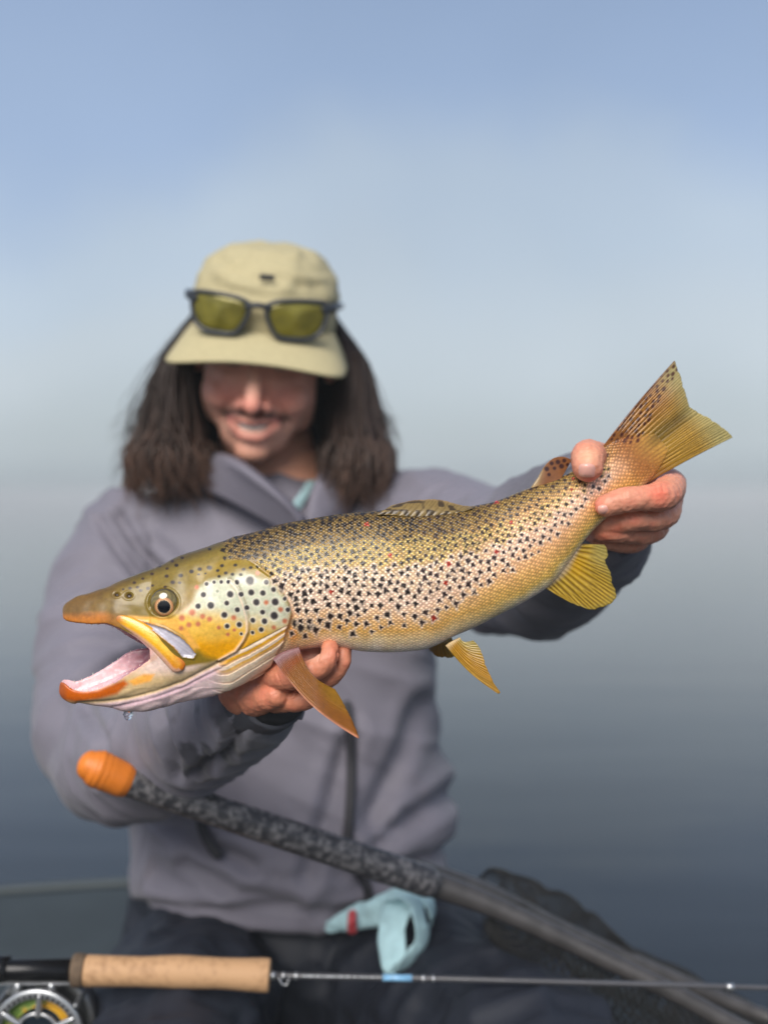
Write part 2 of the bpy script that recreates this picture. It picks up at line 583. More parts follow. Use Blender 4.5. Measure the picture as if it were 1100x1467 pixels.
# side-view coordinates of every vertex as seen on its own flank
Uf = CX + (fv[:, 0] - CX) / (1 - np.abs(fv[:, 2]) / F)
Vf = HZ + (fv[:, 1] - HZ) / (1 - np.abs(fv[:, 2]) / F)
# run along the body (s) and fraction from back to belly (t)
mid = (ST[:, :2] + ST[:, 2:4]) / 2
ax = ST[:, 2:4] - ST[:, :2]
Hs = np.linalg.norm(ax, axis=1)
axn = ax / Hs[:, None]
nrm2 = np.stack([axn[:, 1], -axn[:, 0]], -1)
arc = np.concatenate([[0], np.cumsum(np.linalg.norm(np.diff(mid, axis=0), axis=1))])
sI = np.zeros(len(fv)); tI = np.zeros(len(fv)); hI = np.zeros(len(fv))
for a in range(0, len(fv), 40000):
    p = fv[a:a + 40000, :2]
    d = (p[:, None, 0] - mid[None, :, 0]) * nrm2[None, :, 0] + (p[:, None, 1] - mid[None, :, 1]) * nrm2[None, :, 1]
    far_ = (np.abs(p[:, None, 0] - mid[None, :, 0]) + np.abs(p[:, None, 1] - mid[None, :, 1])) > 190
    k = np.argmin(np.abs(d) + 1e3 * far_, axis=1)
    dk = d[np.arange(len(p)), k]
    sI[a:a + 40000] = arc[k] + dk
    tI[a:a + 40000] = ((p - ST[k, :2]) * axn[k]).sum(1) / Hs[k]
    hI[a:a + 40000] = Hs[k]
tI = np.clip(tI, 0, 1)

EDGE = np.array([(352, 800), (364, 808), (372, 815), (390, 828), (404, 844), (415, 864), (419, 880), (415, 893), (411, 902), (408, 917), (399, 931), (388, 954), (374, 966), (350, 978), (330, 988), (310, 996)], float)
PRE = np.array([(330, 834), (340, 845), (348, 866), (354, 890), (354, 904), (348, 917), (337, 932), (314, 945)], float)
FOLD = np.array([(414, 893), (396, 902), (380, 911), (364, 920), (350, 928), (338, 934), (318, 944)], float)
MEMB = np.array([(184, 889), (210, 892), (236, 900), (258, 912), (272, 925), (281, 937), (277, 943), (262, 941), (250, 926), (222, 904), (200, 894)], float)
JAWL = np.array([(112, 1008), (150, 1006), (182, 1001), (222, 991), (262, 977), (300, 957), (322, 946)], float)

head_m = ((Uf < 300) | in_poly(np.vstack([[(230, 700), (300, 700), (338, 760), (352, 800)], EDGE, [(230, 1100)]]), Uf, Vf))
dE, sE, _ = seg_dist(EDGE, Uf, Vf)
gin = np.where(head_m, dE, -dE)                     # >0 on the gill cover
dP, sP, rP = seg_dist(PRE, Uf, Vf)
dF, sF, rF = seg_dist(FOLD, Uf, Vf)
below = in_poly(np.vstack([FOLD, [(296, 962), (306, 1000)], EDGE[::-1][:-7]]), Uf, Vf)
dM, _, _ = seg_dist(np.vstack([MEMB, MEMB[:1]]), Uf, Vf)
memb = in_poly(MEMB, Uf, Vf)
dJ, _, _ = seg_dist(JAWL, Uf, Vf)
inside = ((fv[:, 2] * fn[:, 2] < -0.15 * np.abs(fv[:, 2])) | ((fv[:, 0] < 221) & (np.abs(fv[:, 2]) < np.interp(fv[:, 0], UP[:, 0], UP[:, 4]) - 4) &
          (((Vf < 925) & (fn[:, 1] > 0.1) & (Vf > 880)) | ((Vf > 930) & (fn[:, 1] < -0.1))))
          | ((fn[:, 0] < -0.6) & (fv[:, 0] > 205) & (fv[:, 0] < 246) & (Vf > 880) & (Vf < 1000) & (np.abs(fv[:, 2]) < 36))) & (fv[:, 0] < 250) & (Vf > 872) & (Vf < 1006)

# relief: gill cover lip, cheek groove, ray folds under the throat, eye socket, nostrils
disp = np.zeros(len(fv))
gl = sstep(0, 2.2, gin)
topf = sstep(800, 824, Vf)
disp += 4.2 * gl * sstep(80, 0, gin) * sstep(292, 345, Uf) * topf
disp -= 2.2 * np.exp(-((gin + 2.0) / 2.2) ** 2) * sstep(296, 330, Uf) * topf
disp += 1.5 * np.exp(-((dP) / 2.4) ** 2) - 1.6 * np.exp(-((dP - 4.2) / 2.0) ** 2) * (sP < 0)
dF = dF + 1.2 * vnoise(np.column_stack([Uf / 26, Vf / 26, 0 * Uf]))
saw = (np.clip(dF, 0, None) / (8.2 + 3.5 * rF)) % 1.0
disp += np.where(below, 1.0 * (1 - saw) ** 1.2 * sstep(0, 3, dF) - .7, 0) * sstep(290, 318, Uf)
disp -= 2.6 * np.where(memb, sstep(0, 3, dM), 0)
disp += 1.4 * np.exp(-(dM / 2.0) ** 2) * (~memb)
disp -= 2.0 * np.exp(-(dJ / 2.6) ** 2)
dJ2, sJ2, _ = seg_dist(JAWL + np.array([0, 9.0]), Uf, Vf)
disp -= 1.1 * np.exp(-(dJ2 / 2.0) ** 2) * (Uf > 160)
re = np.hypot((Uf - 234.5) / 21.5, (Vf - 863.5) / 20.0)
disp -= 5.5 * sstep(1.0, 0.55, re)
disp += 1.6 * np.exp(-((re - 1.08) / 0.10) ** 2)
for (nu, nv, nr_) in ((168, 851.5, 3.6), (185, 853, 4.2)):
    q = np.hypot((Uf - nu) / 1.35, Vf - nv) / nr_
    disp -= 3.2 * sstep(1.1, 0.3, q)
    disp += 0.7 * np.exp(-((q - 1.4) / 0.3) ** 2)
fold_t = np.sin((Uf * 0.35 + Vf * 0.94) * 0.55 + 2 * vnoise(np.column_stack([Uf, Vf, 0 * Uf]) / 22))
disp += 0.35 * fold_t * (Vf > 985) * (Uf > 170) * (Uf < 330)
disp += 0.6 * vnoise(np.column_stack([Uf, Vf, fv[:, 2]]) / 14) * gl + 0.8 * vnoise(fv / 40)
disp[inside] = 0.5 * vnoise(fv[inside] / 6)
# toothed fleshy rim of the jaws
rimn = np.abs(Vf - np.interp(Uf, LO[:, 0], LO[:, 1]))
fv2 = fv + fn * disp[:, None]

# ---- colour
L = lambda *c: lin(c)
c = np.zeros((len(fv), 3))
tabs = [(0.0, L(84, 70, 36)), (0.10, L(104, 86, 44)), (0.24, L(132, 110, 58)), (0.36, L(166, 140, 86)), (0.48, L(206, 182, 150)),
        (0.62, L(224, 198, 176)), (0.74, L(220, 184, 136)), (0.84, L(216, 174, 104)), (0.92, L(228, 206, 160)), (1.0, L(240, 230, 212))]
tabt = [(0.0, L(110, 92, 50)), (0.10, L(132, 110, 62)), (0.22, L(178, 144, 96)), (0.36, L(218, 184, 156)), (0.50, L(228, 190, 160)),
        (0.62, L(226, 180, 132)), (0.76, L(220, 178, 112)), (0.88, L(214, 184, 104)), (0.95, L(214, 204, 160)), (1.0, L(222, 214, 196))]
nb = fbm(np.column_stack([Uf, Vf, fv[:, 2]]) / 34, 3)
tt = np.clip(tI + 0.035 * nb, 0, 1)
def ramp3(tab, x):
    xs = [k for k, _ in tab]; cs = np.array([v for _, v in tab])
    return np.stack([np.interp(x, xs, cs[:, i]) for i in range(3)], -1)
tailm = sstep(580, 800, Uf)
c = ramp3(tabs, tt) * (1 - tailm[:, None]) + ramp3(tabt, tt) * tailm[:, None]
c = mixc(c, L(176, 128, 70), sstep(850, 900, Uf) * 0.55)
# scale strength, stored in alpha
sc_m = sstep(0, -5, gin) * (1 - sstep(.95, 1.0, tI) * .5)
sc_top = in_poly([(318, 700), (322, 776), (330, 790), (352, 800), (420, 800), (420, 700)], Uf, Vf)
sc_m = np.maximum(sc_m, 0) * np.where(Uf < 318, 0, 1)
# head
h = np.zeros_like(c)
zv = (Vf - np.interp(Uf, [90, 160, 222, 300, 352], [872, 837, 812, 782, 762]))        # depth below the head's top line
h[:] = L(118, 104, 46)
h = mixc(h, L(82, 72, 38), sstep(18, 2, zv))
h = mixc(h, L(134, 116, 44), sstep(20, 34, zv) * sstep(250, 290, Uf))
h = mixc(h, L(108, 84, 44), sstep(210, 110, Uf) * 0.9)
h = mixc(h, L(176, 116, 58), sstep(874, 886, Vf + 3 * nb) * sstep(190, 140, Uf))
h = mixc(h, L(84, 66, 34), np.clip(fbm(np.column_stack([Uf, Vf, fv[:, 2]]) / 9, 3), 0, 1) * .45 * sstep(230, 150, Uf))
chk = poly_mask([(246, 884), (258, 872), (272, 862), (284, 842), (300, 832), (330, 826), (352, 822), (372, 830), (392, 840), (404, 852), (416, 874), (415, 893), (380, 911), (338, 934), (314, 944), (296, 940), (282, 928), (268, 910), (252, 898)], Uf, Vf, 6)
cc = np.zeros_like(c); cc[:] = L(198, 206, 182)
cc = mixc(cc, L(222, 186, 92), sstep(868, 902, Vf + 0.18 * (320 - Uf) + 5 * nb))
cc = mixc(cc, L(222, 164, 46), sstep(902, 930, Vf + 4 * nb) * sstep(262, 290, Uf))
cc = mixc(cc, L(226, 206, 176), sstep(290, 258, Uf) * sstep(884, 872, Vf))
h = h * (1 - chk[:, None]) + cc * chk[:, None]
h = mixc(h, L(224, 176, 92), poly_mask([(184, 882), (214, 884), (250, 886), (268, 900), (286, 928), (278, 930), (262, 910), (236, 896), (206, 890)], Uf, Vf, 3))
h = mixc(h, L(150, 132, 84), poly_mask([(254, 872), (262, 852), (274, 838), (284, 844), (276, 862), (266, 872), (256, 880)], Uf, Vf, 4) * .8)
low = sstep(0, 6, np.where((Vf > np.interp(Uf, [80, 150, 168, 200, 232, 262, 300, 340, 414], [940, 940, 899, 909, 931, 953, 946, 934, 893])), np.abs(Vf - np.interp(Uf, [80, 150, 168, 200, 232, 262, 300, 340, 414], [940, 940, 899, 909, 931, 953, 946, 934, 893])), 0))
lj = np.zeros_like(c); lj[:] = L(196, 176, 132)
lj = mixc(lj, L(226, 208, 196), sstep(172, 215, Uf) * sstep(976, 955, Vf) * sstep(300, 280, Uf))
lj = mixc(lj, L(212, 168, 160), sstep(172, 190, Uf) * sstep(232, 210, Uf) * sstep(950, 938, Vf))
lj = mixc(lj, L(150, 138, 108), np.exp(-((dJ - 5) / 6) ** 2) * (Vf < np.interp(Uf, JAWL[:, 0], JAWL[:, 1])) * .8)
lj = mixc(lj, L(224, 206, 206), sstep(0, 5, np.where(Vf > np.interp(Uf, JAWL[:, 0], JAWL[:, 1]), dJ, 0)))
lj = mixc(lj, L(204, 176, 190), np.exp(-(dJ2 / 5) ** 2) * .6)
lj = mixc(lj, L(180, 92, 30), poly_mask([(84, 974), (100, 980), (130, 986), (160, 980), (178, 974), (184, 980), (168, 994), (140, 1002), (110, 1006), (84, 1002)], Uf, Vf, 4))
lj = mixc(lj, L(224, 160, 60), poly_mask([(184, 976), (206, 966), (222, 966), (216, 976), (192, 982)], Uf, Vf, 3) * .8)
lj = mixc(lj, L(150, 84, 50), sstep(100, 90, Uf) * .8)
lj = mixc(lj, L(214, 180, 158), np.exp(-((rimn - 1) / 3.2) ** 2) * (Uf > 104) * (Uf < 226) * .75)
h = h * (1 - low[:, None]) + lj * low[:, None]
# throat rays
st = np.zeros_like(c); st[:] = L(232, 220, 196)
st = mixc(st, L(222, 172, 66), (saw > .35) * sstep(.35, .5, saw) * sstep(32, 12, dF))
st = mixc(st, L(196, 168, 140), (saw > .8) * .7)
bm_ = (below & head_m) * sstep(300, 330, Uf)
h = h * (1 - bm_[:, None]) + st * bm_[:, None]
# membrane behind the jaw plate
stri = 0.5 + 0.5 * np.sin(((Vf - 889) * 0.8 - (Uf - 184) * 0.58) * 1.5)
h = mixc(h, L(184, 186, 196) , np.where(memb, 1.0, 0.0))
h = mixc(h, L(160, 164, 178), np.where(memb, stri * .5, 0.0))
h = mixc(h, L(206, 150, 70), np.exp(-(dM / 1.8) ** 2) * (~memb) * (Vf < 935) * .6)
# cheek ridge
h = mixc(h, L(234, 214, 190), np.exp(-(dP / (1.8 + .8 * nb)) ** 2) * .75)
h = mixc(h, L(120, 96, 66), np.exp(-((dP - 4.6) / 1.5) ** 2) * (sP < 0) * .55)
# gill edge
h = mixc(h, L(196, 150, 96), np.exp(-(gin / 2.5) ** 2) * (Vf > 880) * .7)
hm = sstep(-1.0, 1.0, gin) * 1.0
hm = np.where(Uf < 292, 1.0, hm)
hm = np.maximum(hm * np.where(Uf < 360, 1, 1), 0)
blend_top = sstep(0, 14, (Uf - 318) - (Vf - 790) * 0.35) * (Vf < 802) * (Uf < 420)
hm = hm * (1 - blend_top)
c = c * (1 - hm[:, None]) + h * hm[:, None]
sc_m = np.where(Vf < 803, np.where(Uf < 440, np.maximum(blend_top, sstep(372, 380, Uf)), sc_m), sc_m)
# root of the breast fin, orange skin behind the gill
c = mixc(c, L(206, 134, 60), np.exp(-(np.hypot((Uf - 420) / 9, (Vf - 905) / 22)) ** 2) * .8)

# ---- spots
def spot(c, u, v, r_, col, star=0.0, ph=0.0, halo=None, hs=1.9, soft=0.45, ell=1.0, side=0):
    m = (np.abs(Uf - u) < r_ * 3.2) & (np.abs(Vf - v) < r_ * 3.2)
    if side:
        m &= (fv[:, 2] * side > 0)
    idx = np.nonzero(m)[0]
    if len(idx) == 0:
        return
    dx, dy = (Uf[idx] - u), (Vf[idx] - v) / ell
    q = np.hypot(dx, dy) / r_
    if star:
        an = np.arctan2(dy, dx)
        q = q / (1 + star * (.6 * np.cos(4 * (an + ph)) + .55 * np.cos(3 * an + 5 * ph) + .3 * np.cos(7 * an + 9 * ph)))
    if halo is not None:
        mm = sstep(hs, 1.0, q)[:, None] * .75
        c[idx] = c[idx] * (1 - mm) + halo * mm
    mm = sstep(1 + soft, 1 - soft, q)[:, None]
    c[idx] = c[idx] * (1 - mm) + np.asarray(col) * mm
BLK, RED = L(34, 30, 32), L(188, 120, 90)
z1 = [(615,175,13),(675,145,12),(740,110,13),(795,52,12),(848,72,12),(915,48,14),(845,127,15),(945,123,16),(1023,95,16),(1083,78,15),(890,172,17),(938,174,12),(585,215,13),(638,208,12),(660,230,13),(712,215,15),(745,195,11),(840,207,12),(885,18,12),(575,265,20),(485,258,15),(535,222,9)]
for x, y, r_ in z1:
    spot(c, 70 + x / 5, 800 + y / 5, r_ / 5, L(52, 40, 34), ell=.8)
z2 = [(252,32,13),(55,93,12),(15,150,13),(48,222,14),(125,193,14),(183,178,13),(252,168,19),(312,188,13),(343,154,15),(322,230,13),(372,208,14),(420,218,14),(500,183,14),(480,220,13),(495,95,13),(535,85,16),(440,152,14),(550,170,14),(175,215,9),(223,208,8)]
for x, y, r_ in z2:
    spot(c, 250 + x / 5, 780 + y / 5, r_ / 5, L(38, 32, 28), ell=.8)
z3 = [(232,283,15,0),(285,270,13,0),(338,270,14,0),(160,305,15,1),(390,270,15,0),(452,272,18,0),(545,262,30,0),(660,272,18,0),(711,322,18,0),(209,360,20,0),(402,357,24,0),(480,357,18,0),(552,344,22,0),(635,347,20,0),(722,408,26,0),(588,412,24,0),(658,413,17,1),(376,420,18,0),(262,436,25,0),(170,442,20,0),(452,467,19,0),(520,452,18,0),(760,460,18,1),(632,482,18,0),(714,505,28,0),(812,460,17,0),(790,385,14,0),(358,505,22,0),(425,525,18,1),(465,573,19,0),(378,585,17,0),(318,595,14,1),(562,540,18,0),(645,545,20,0),(790,540,18,1),(622,604,17,0),(710,586,15,1),(128,487,22,1),(55,527,22,1),(203,515,18,1),(252,535,18,1),(170,570,18,1),(105,575,18,1),(50,600,16,1),(560,628,13,0),(383,645,13,1),(430,612,12,1),(480,638,11,0),(600,210,14,1),(308,335,12,2)]
for x, y, r_, k in z3:
    u, v = 250 + x / 5, 780 + y / 5
    hal = None if k == 1 else L(226, 226, 208)
    spot(c, u, v, r_ / 5 * 1.02, (BLK, RED, L(150, 160, 140))[k] if k else L(58, 56, 58), halo=hal, hs=1.7, soft=.35 if k != 1 else .6)

# flank spots: dart throwing with sizes and density that change over the body
zone = np.array([(420, .90), (470, .86), (560, .80), (620, .75), (690, .66), (760, .58), (830, .56), (870, .50)], float)
def body_uv(s, t):
    k = np.clip(np.searchsorted(arc, s), 1, nst - 1)
    f_ = (s - arc[k - 1]) / (arc[k] - arc[k - 1])
    P = ST[k - 1] * (1 - f_) + ST[k] * f_
    return P[:2] + (P[2:4] - P[:2]) * t, P
placed = []
rs = random.Random(11)
s_lo, s_hi = arc[np.argmin(np.abs(mid[:, 0] - 330))], arc[-1] - 40
cell = {}
for tries in range(30000):
    s_ = rs.uniform(s_lo, s_hi); t_ = rs.uniform(0.0, 0.92)
    (u, v), P = body_uv(s_, t_)
    x_ = 2 * t_ - 1
    zmax = np.interp(u, zone[:, 0], zone[:, 1])
    if t_ > zmax + rs.uniform(-.03, .03):
        continue
    if u < 318 + (v - 770) * 0.35: continue
    tail_ = float(sstep(640, 820, np.array(u)))
    base = np.interp(t_, [0, .25, .5, .75, .9], [3.3, 3.4, 3.7, 3.9, 3.2]) * (1 - .22 * tail_) * np.interp(u, [330, 420, 640], [1.0, 1.06, .92])
    r_ = base * rs.uniform(.72, 1.18)
    gap = np.interp(t_, [0, .3, .55, .8, .92], [7.4, 8.0, 9.2, 12.4, 19])
    if u > 835 and rs.random() < .3 + (u - 835) / 50: continue
    # foreshortening on the back
    fs = 0.55 + 0.45 * math.sqrt(max(0, 1 - max(0, -x_ - .55) ** 2 / .2025))
    ok = True
    ci, cj = int(u // 24), int(v // 24)
    for a in (-1, 0, 1):
        for b2 in (-1, 0, 1):
            for (pu, pv, pr) in cell.get((ci + a, cj + b2), ()):
                if math.hypot(u - pu, (v - pv) / fs) < gap:
                    ok = False; break
            if not ok: break
        if not ok: break
    if ok:
        cell.setdefault((ci, cj), []).append((u, v, r_))
        placed.append((u, v, r_, t_, fs))
near_edge = [(397, 830, 4.2), (404, 843, 4.2), (424, 866, 4.0), (423, 893, 4.4), (431, 899, 4.8), (444, 897, 4.6), (420, 858, 3.6)]
for (u, v, r_) in near_edge:
    spot(c, u, v, r_, BLK, star=.12, halo=L(224, 208, 176), hs=1.9, ell=1.3)
for (u, v, r_, t_, fs) in placed:
    # the side view is painted where the near flank shows it
    wh = -np.interp(u, PAIR[:, 0], PAIR[:, 4]) * math.sqrt(max(0.05, 1 - (2 * t_ - 1) ** 2))
    up_, vp_ = CX + (u - CX) / (1 + wh / F), HZ + (v - HZ) / (1 + wh / F)
    if float(in_poly(np.vstack([[(230, 700), (300, 700), (338, 760), (352, 800)], EDGE, [(230, 1100)]]), np.array([up_]), np.array([vp_]))[0]) and vp_ > 800:
        continue
    if up_ < 424 and vp_ > 806 and np.hypot(up_ - 380, vp_ - 880) < 46: continue
    red = rs.random() < (.015 + .05 * (up_ > 560) * (t_ > .4))
    halo = L(232, 218, 198) if t_ > .36 else (L(190, 172, 104) if t_ > .2 else None)
    dk = L(40, 33, 32) if t_ > .3 else L(30, 23, 16)
    if up_ > 600: dk = dk * 1.25 + np.array([.01, .004, .004])
    spot(c, up_, vp_, r_, L(150, 52, 38) if red else dk, star=rs.uniform(.18, .42), ph=rs.uniform(0, 1.6), halo=halo, hs=rs.uniform(1.7, 2.4), ell=fs * rs.uniform(.9, 1.25), soft=.35)
# mouth lining
mo = np.zeros_like(c); mo[:] = L(198, 158, 166)
mo = mixc(mo, L(128, 80, 96), sstep(160, 212, fv[:, 0]))
mo = mixc(mo, L(212, 184, 188), sstep(945, 965, Vf) * sstep(205, 150, fv[:, 0]))
mo = mixc(mo, L(190, 140, 140), np.clip(vnoise(fv / 7), 0, 1) * .5)
c = mixc(c, mo * 1.0, inside * 1.0) if False else c * (1 - inside[:, None]) + mo * inside[:, None]
sc_m = np.where(inside, 0, sc_m)
TO = np.array([724.6, 804.0])
ang_u, ang_l = math.atan2(516 - TO[1], 964 - TO[0]), math.atan2(626 - TO[1], 1052 - TO[0])
tail_spots = []
rs2 = random.Random(4)
for i in range(1500):
    k = rs2.uniform(0.0, .96); e_ = rs2.random() ** 1.3
    u = np.interp(k, [0, .3, .6, 1], [866, 896, 925, 963]); v = np.interp(k, [0, .3, .6, 1], [636, 588, 550, 520])
    wd = np.interp(k, [0, .25, .6, 1], [34, 34, 24, 7])
    u, v = u + (.80 * e_ * wd + 3), v + (.60 * e_ * wd + 2)
    if v > 634: continue
    if all(math.hypot(u - a, v - b2) > 6.4 for a, b2, _ in tail_spots):
        tail_spots.append((u, v, rs2.uniform(1.6, 2.4)))
def tail_col(P):
    du, dv = P[:, 0] - TO[0], P[:, 1] - TO[1]
    A = np.clip((np.arctan2(dv, du) - ang_u) / (ang_l - ang_u), 0, 1); rr_ = np.hypot(du, dv)
    B = np.clip((rr_ - 205) / 155, 0, 1)
    wob = .35 * vnoise(np.column_stack([A * 11, B * 2, 0 * A]))
    rb = np.abs(np.sin(np.pi * (A * 19 + wob))) ** .7
    rb = np.where(B > .6, .5 * rb + .5 * np.abs(np.sin(2 * np.pi * (A * 19 + wob))), rb)
    o = np.zeros((len(P), 3)); o[:] = L(190, 152, 78)
    o = mixc(o, L(176, 122, 70), sstep(.5, .15, A) * .85)
    o = mixc(o, L(92, 68, 28), (1 - rb) * .75 * sstep(.05, .3, B))
    o = mixc(o, L(96, 78, 30), np.exp(-((A - .50) / .10) ** 2) * sstep(.25, .5, B) * sstep(1.05, .8, B) * .8)
    o = mixc(o, L(186, 180, 132), sstep(.72, 1.0, B) * .75)
    o = mixc(o, L(150, 104, 48), sstep(.55, .2, B) * sstep(.6, .9, A) * .6)
    o = mixc(o, L(112, 66, 36), np.exp(-(A / .03) ** 2) * .7)
    o = mixc(o, L(136, 88, 50), sstep(.50, .18, B + .06 * wob) * .85)
    for (u, v, q) in tail_spots:
        o = mixc(o, L(78, 40, 24), sstep(1.35, .7, np.hypot((P[:, 0] - u) * .82 + (P[:, 1] - v) * .45, (-(P[:, 0] - u) * .45 + (P[:, 1] - v) * .82) * .66) / q))
    return o
Rt = np.hypot(Uf - TO[0], Vf - TO[1])
endm = sstep(196, 250, Rt + 9 * nb) * (Uf > 850)
tl_i = np.nonzero(endm > 0)[0]
tcol = c.copy(); tcol[tl_i] = tail_col(np.column_stack([Uf, Vf])[tl_i])
c = c * (1 - endm[:, None]) + tcol * endm[:, None]
sc_m = sc_m * (1 - .85 * sstep(225, 262, Rt + 12 * nb) * (Uf > 850)) * (1 + .55 * sstep(.45, .2, tI)) * (1 - .45 * sstep(.70, .95, tI) * (1 - tailm))
c *= (1 + 0.06 * nb)[:, None]
def fsat(c_, k, g=1.0):
    lu_ = (c_ @ np.array([.3, .59, .11]))[:, None]
    return np.clip(lu_ + (c_ - lu_) * k, .002, 1) * g
c = fsat(c, 1.07) * np.array([1.04, .955, .95])

# material: gold and pearl scales laid in a slanting lattice
m_fish, nt, b = new_mat('trout_skin')
at = node(nt, 'ShaderNodeAttribute', attribute_name='Col')
sv = node(nt, 'ShaderNodeAttribute', attribute_name='scale_uv')
vr = node(nt, 'ShaderNodeTexVoronoi', voronoi_dimensions='2D', feature='F1')
vr.inputs['Scale'].default_value = 1.0; vr.inputs['Randomness'].default_value = 0.30
nt.links.new(sv.outputs['Vector'], vr.inputs['Vector'])
dot = node(nt, 'ShaderNodeMapRange', interpolation_type='SMOOTHSTEP')
dot.inputs['From Min'].default_value = 0.46; dot.inputs['From Max'].default_value = 0.10
nt.links.new(vr.outputs['Distance'], dot.inputs['Value'])
ds = node(nt, 'ShaderNodeMath', operation='MULTIPLY')
nt.links.new(dot.outputs['Result'], ds.inputs[0]); nt.links.new(at.outputs['Alpha'], ds.inputs[1])
# colour gain: dark between the scales, bright on them
gain = node(nt, 'ShaderNodeMapRange'); gain.inputs['To Min'].default_value = 0.80; gain.inputs['To Max'].default_value = 1.62
nt.links.new(dot.outputs['Result'], gain.inputs['Value'])
gm = node(nt, 'ShaderNodeMix', data_type='FLOAT', clamp_factor=False); gm.inputs['A'].default_value = 1.0
nt.links.new(at.outputs['Alpha'], gm.inputs['Factor']); nt.links.new(gain.outputs['Result'], gm.inputs['B'])
vs = node(nt, 'ShaderNodeVectorMath', operation='SCALE')
nt.links.new(at.outputs['Color'], vs.inputs[0]); nt.links.new(gm.outputs['Result'], vs.inputs['Scale'])
# pearl: each scale a little differently tinted
vw = node(nt, 'ShaderNodeHueSaturation')
vrc = node(nt, 'ShaderNodeSeparateColor'); nt.links.new(vr.outputs['Color'], vrc.inputs[0])
vm = node(nt, 'ShaderNodeMapRange'); vm.inputs['To Min'].default_value = 0.82; vm.inputs['To Max'].default_value = 1.16
nt.links.new(vrc.outputs[0], vm.inputs['Value'])
vm2 = node(nt, 'ShaderNodeMix', data_type='FLOAT'); vm2.inputs['A'].default_value = 1.0
nt.links.new(at.outputs['Alpha'], vm2.inputs['Factor']); nt.links.new(vm.outputs['Result'], vm2.inputs['B'])
nt.links.new(vm2.outputs['Result'], vw.inputs['Value'])
nt.links.new(vs.outputs['Vector'], vw.inputs['Color'])
# fine mottling of the bare head skin
tcn = node(nt, 'ShaderNodeTexCoord')
nz2 = node(nt, 'ShaderNodeTexNoise'); nz2.inputs['Scale'].default_value = 420; nz2.inputs['Detail'].default_value = 5
nt.links.new(tcn.outputs['Object'], nz2.inputs['Vector'])
mm2 = node(nt, 'ShaderNodeMapRange'); mm2.inputs['From Min'].default_value = .25; mm2.inputs['From Max'].default_value = .75
mm2.inputs['To Min'].default_value = .84; mm2.inputs['To Max'].default_value = 1.14
nt.links.new(nz2.outputs['Fac'], mm2.inputs['Value'])
vs2 = node(nt, 'ShaderNodeVectorMath', operation='SCALE')
nt.links.new(vw.outputs['Color'], vs2.inputs[0]); nt.links.new(mm2.outputs['Result'], vs2.inputs['Scale'])
nt.links.new(vs2.outputs['Vector'], b.inputs['Base Color'])
hsum = node(nt, 'ShaderNodeMath', operation='MULTIPLY_ADD'); hsum.inputs[1].default_value = 0.12
nt.links.new(nz2.outputs['Fac'], hsum.inputs[0]); nt.links.new(ds.outputs[0], hsum.inputs[2])
bp = node(nt, 'ShaderNodeBump'); bp.inputs['Strength'].default_value = 0.40; bp.inputs['Distance'].default_value = 0.0004
nt.links.new(hsum.outputs[0], bp.inputs['Height'])
nt.links.new(bp.outputs['Normal'], b.inputs['Normal'])
b.inputs['Roughness'].default_value = 0.34
b.inputs['Specular IOR Level'].default_value = 0.40
b.inputs['Coat Weight'].default_value = 0.14
b.inputs['Coat Roughness'].default_value = 0.10
nt.links.new(bp.outputs['Normal'], b.inputs['Coat Normal'])
b.inputs['Subsurface Weight'].default_value = 0.08
b.inputs['Subsurface Scale'].default_value = 0.002

x_ = 2 * tI - 1
Q = hI / 2 * (x_ + 0.30 * x_ ** 3)
PER = 5.0
r45 = 0.7071
su = (sI * 0.92) / PER; sq = (Q * 1.05) / PER
suv = np.column_stack([(su + sq) * r45, (su - sq) * r45, 0 * su])
trout = empty('trout', FW(np.array([[520., 850., 0.]]))[0])
tag(trout, 'large spotted brown trout with open mouth held out in both hands', 'fish')
obj('body', FW(fv2), ff, m_fish, trout, col=np.column_stack([c, sc_m]), attrs={'scale_uv': suv})

# eye, both sides
m_eye = vcol_mat('trout_eye', rough=0.08, spec=0.6, coat=1.0, namp=.15, nscale=900)
def make_eye(side):
    th = np.linspace(0, math.pi / 2, 26); ph = np.linspace(0, 2 * np.pi, 48, endpoint=False)
    R = 20.5
    wc = -47.0
    cen = fp(234.5, 865.0, -50.0)
    vs_, cs_ = [], []
    for t in th:
        for p in ph:
            du, dv = R * math.sin(t) * math.cos(p), R * math.sin(t) * math.sin(p)
            vs_.append((cen[0] + du, cen[1] + dv, -40.5 - 12 * math.cos(t)))
            pu, pv = du - 0.8, dv - 4.0                       # pupil sits low and forward in the socket
            q = math.hypot(pu, pv)
            col = L(112, 98, 48) * (0.9 + .25 * math.sin(p * 9 + t * 13))
            col = col * (1 - sstep(13.8, 12.2, np.array(q))) + L(190, 132, 84) * sstep(13.4, 12.2, np.array(q))
            col = col * (1 - sstep(10.6, 9.6, np.array(q))) + L(226, 188, 140) * sstep(10.6, 9.6, np.array(q))
            k = float(sstep(9.6, 8.8, np.array(q)))
            col = col * (1 - k) + L(10, 12, 18) * k
            k = float(sstep(17.5, 20, np.array(math.hypot(du, dv))))
            col = col * (1 - k) + L(60, 50, 30) * k
            cs_.append(col)
    v_ = np.array(vs_); f_ = grid_faces(26, 48)
    if side > 0:
        v_[:, 2] *= -1; f_ = f_[:, ::-1]
    obj('eye', FW(v_), np.ascontiguousarray(f_), m_eye, trout, col=np.array(cs_))
make_eye(-1); make_eye(1)

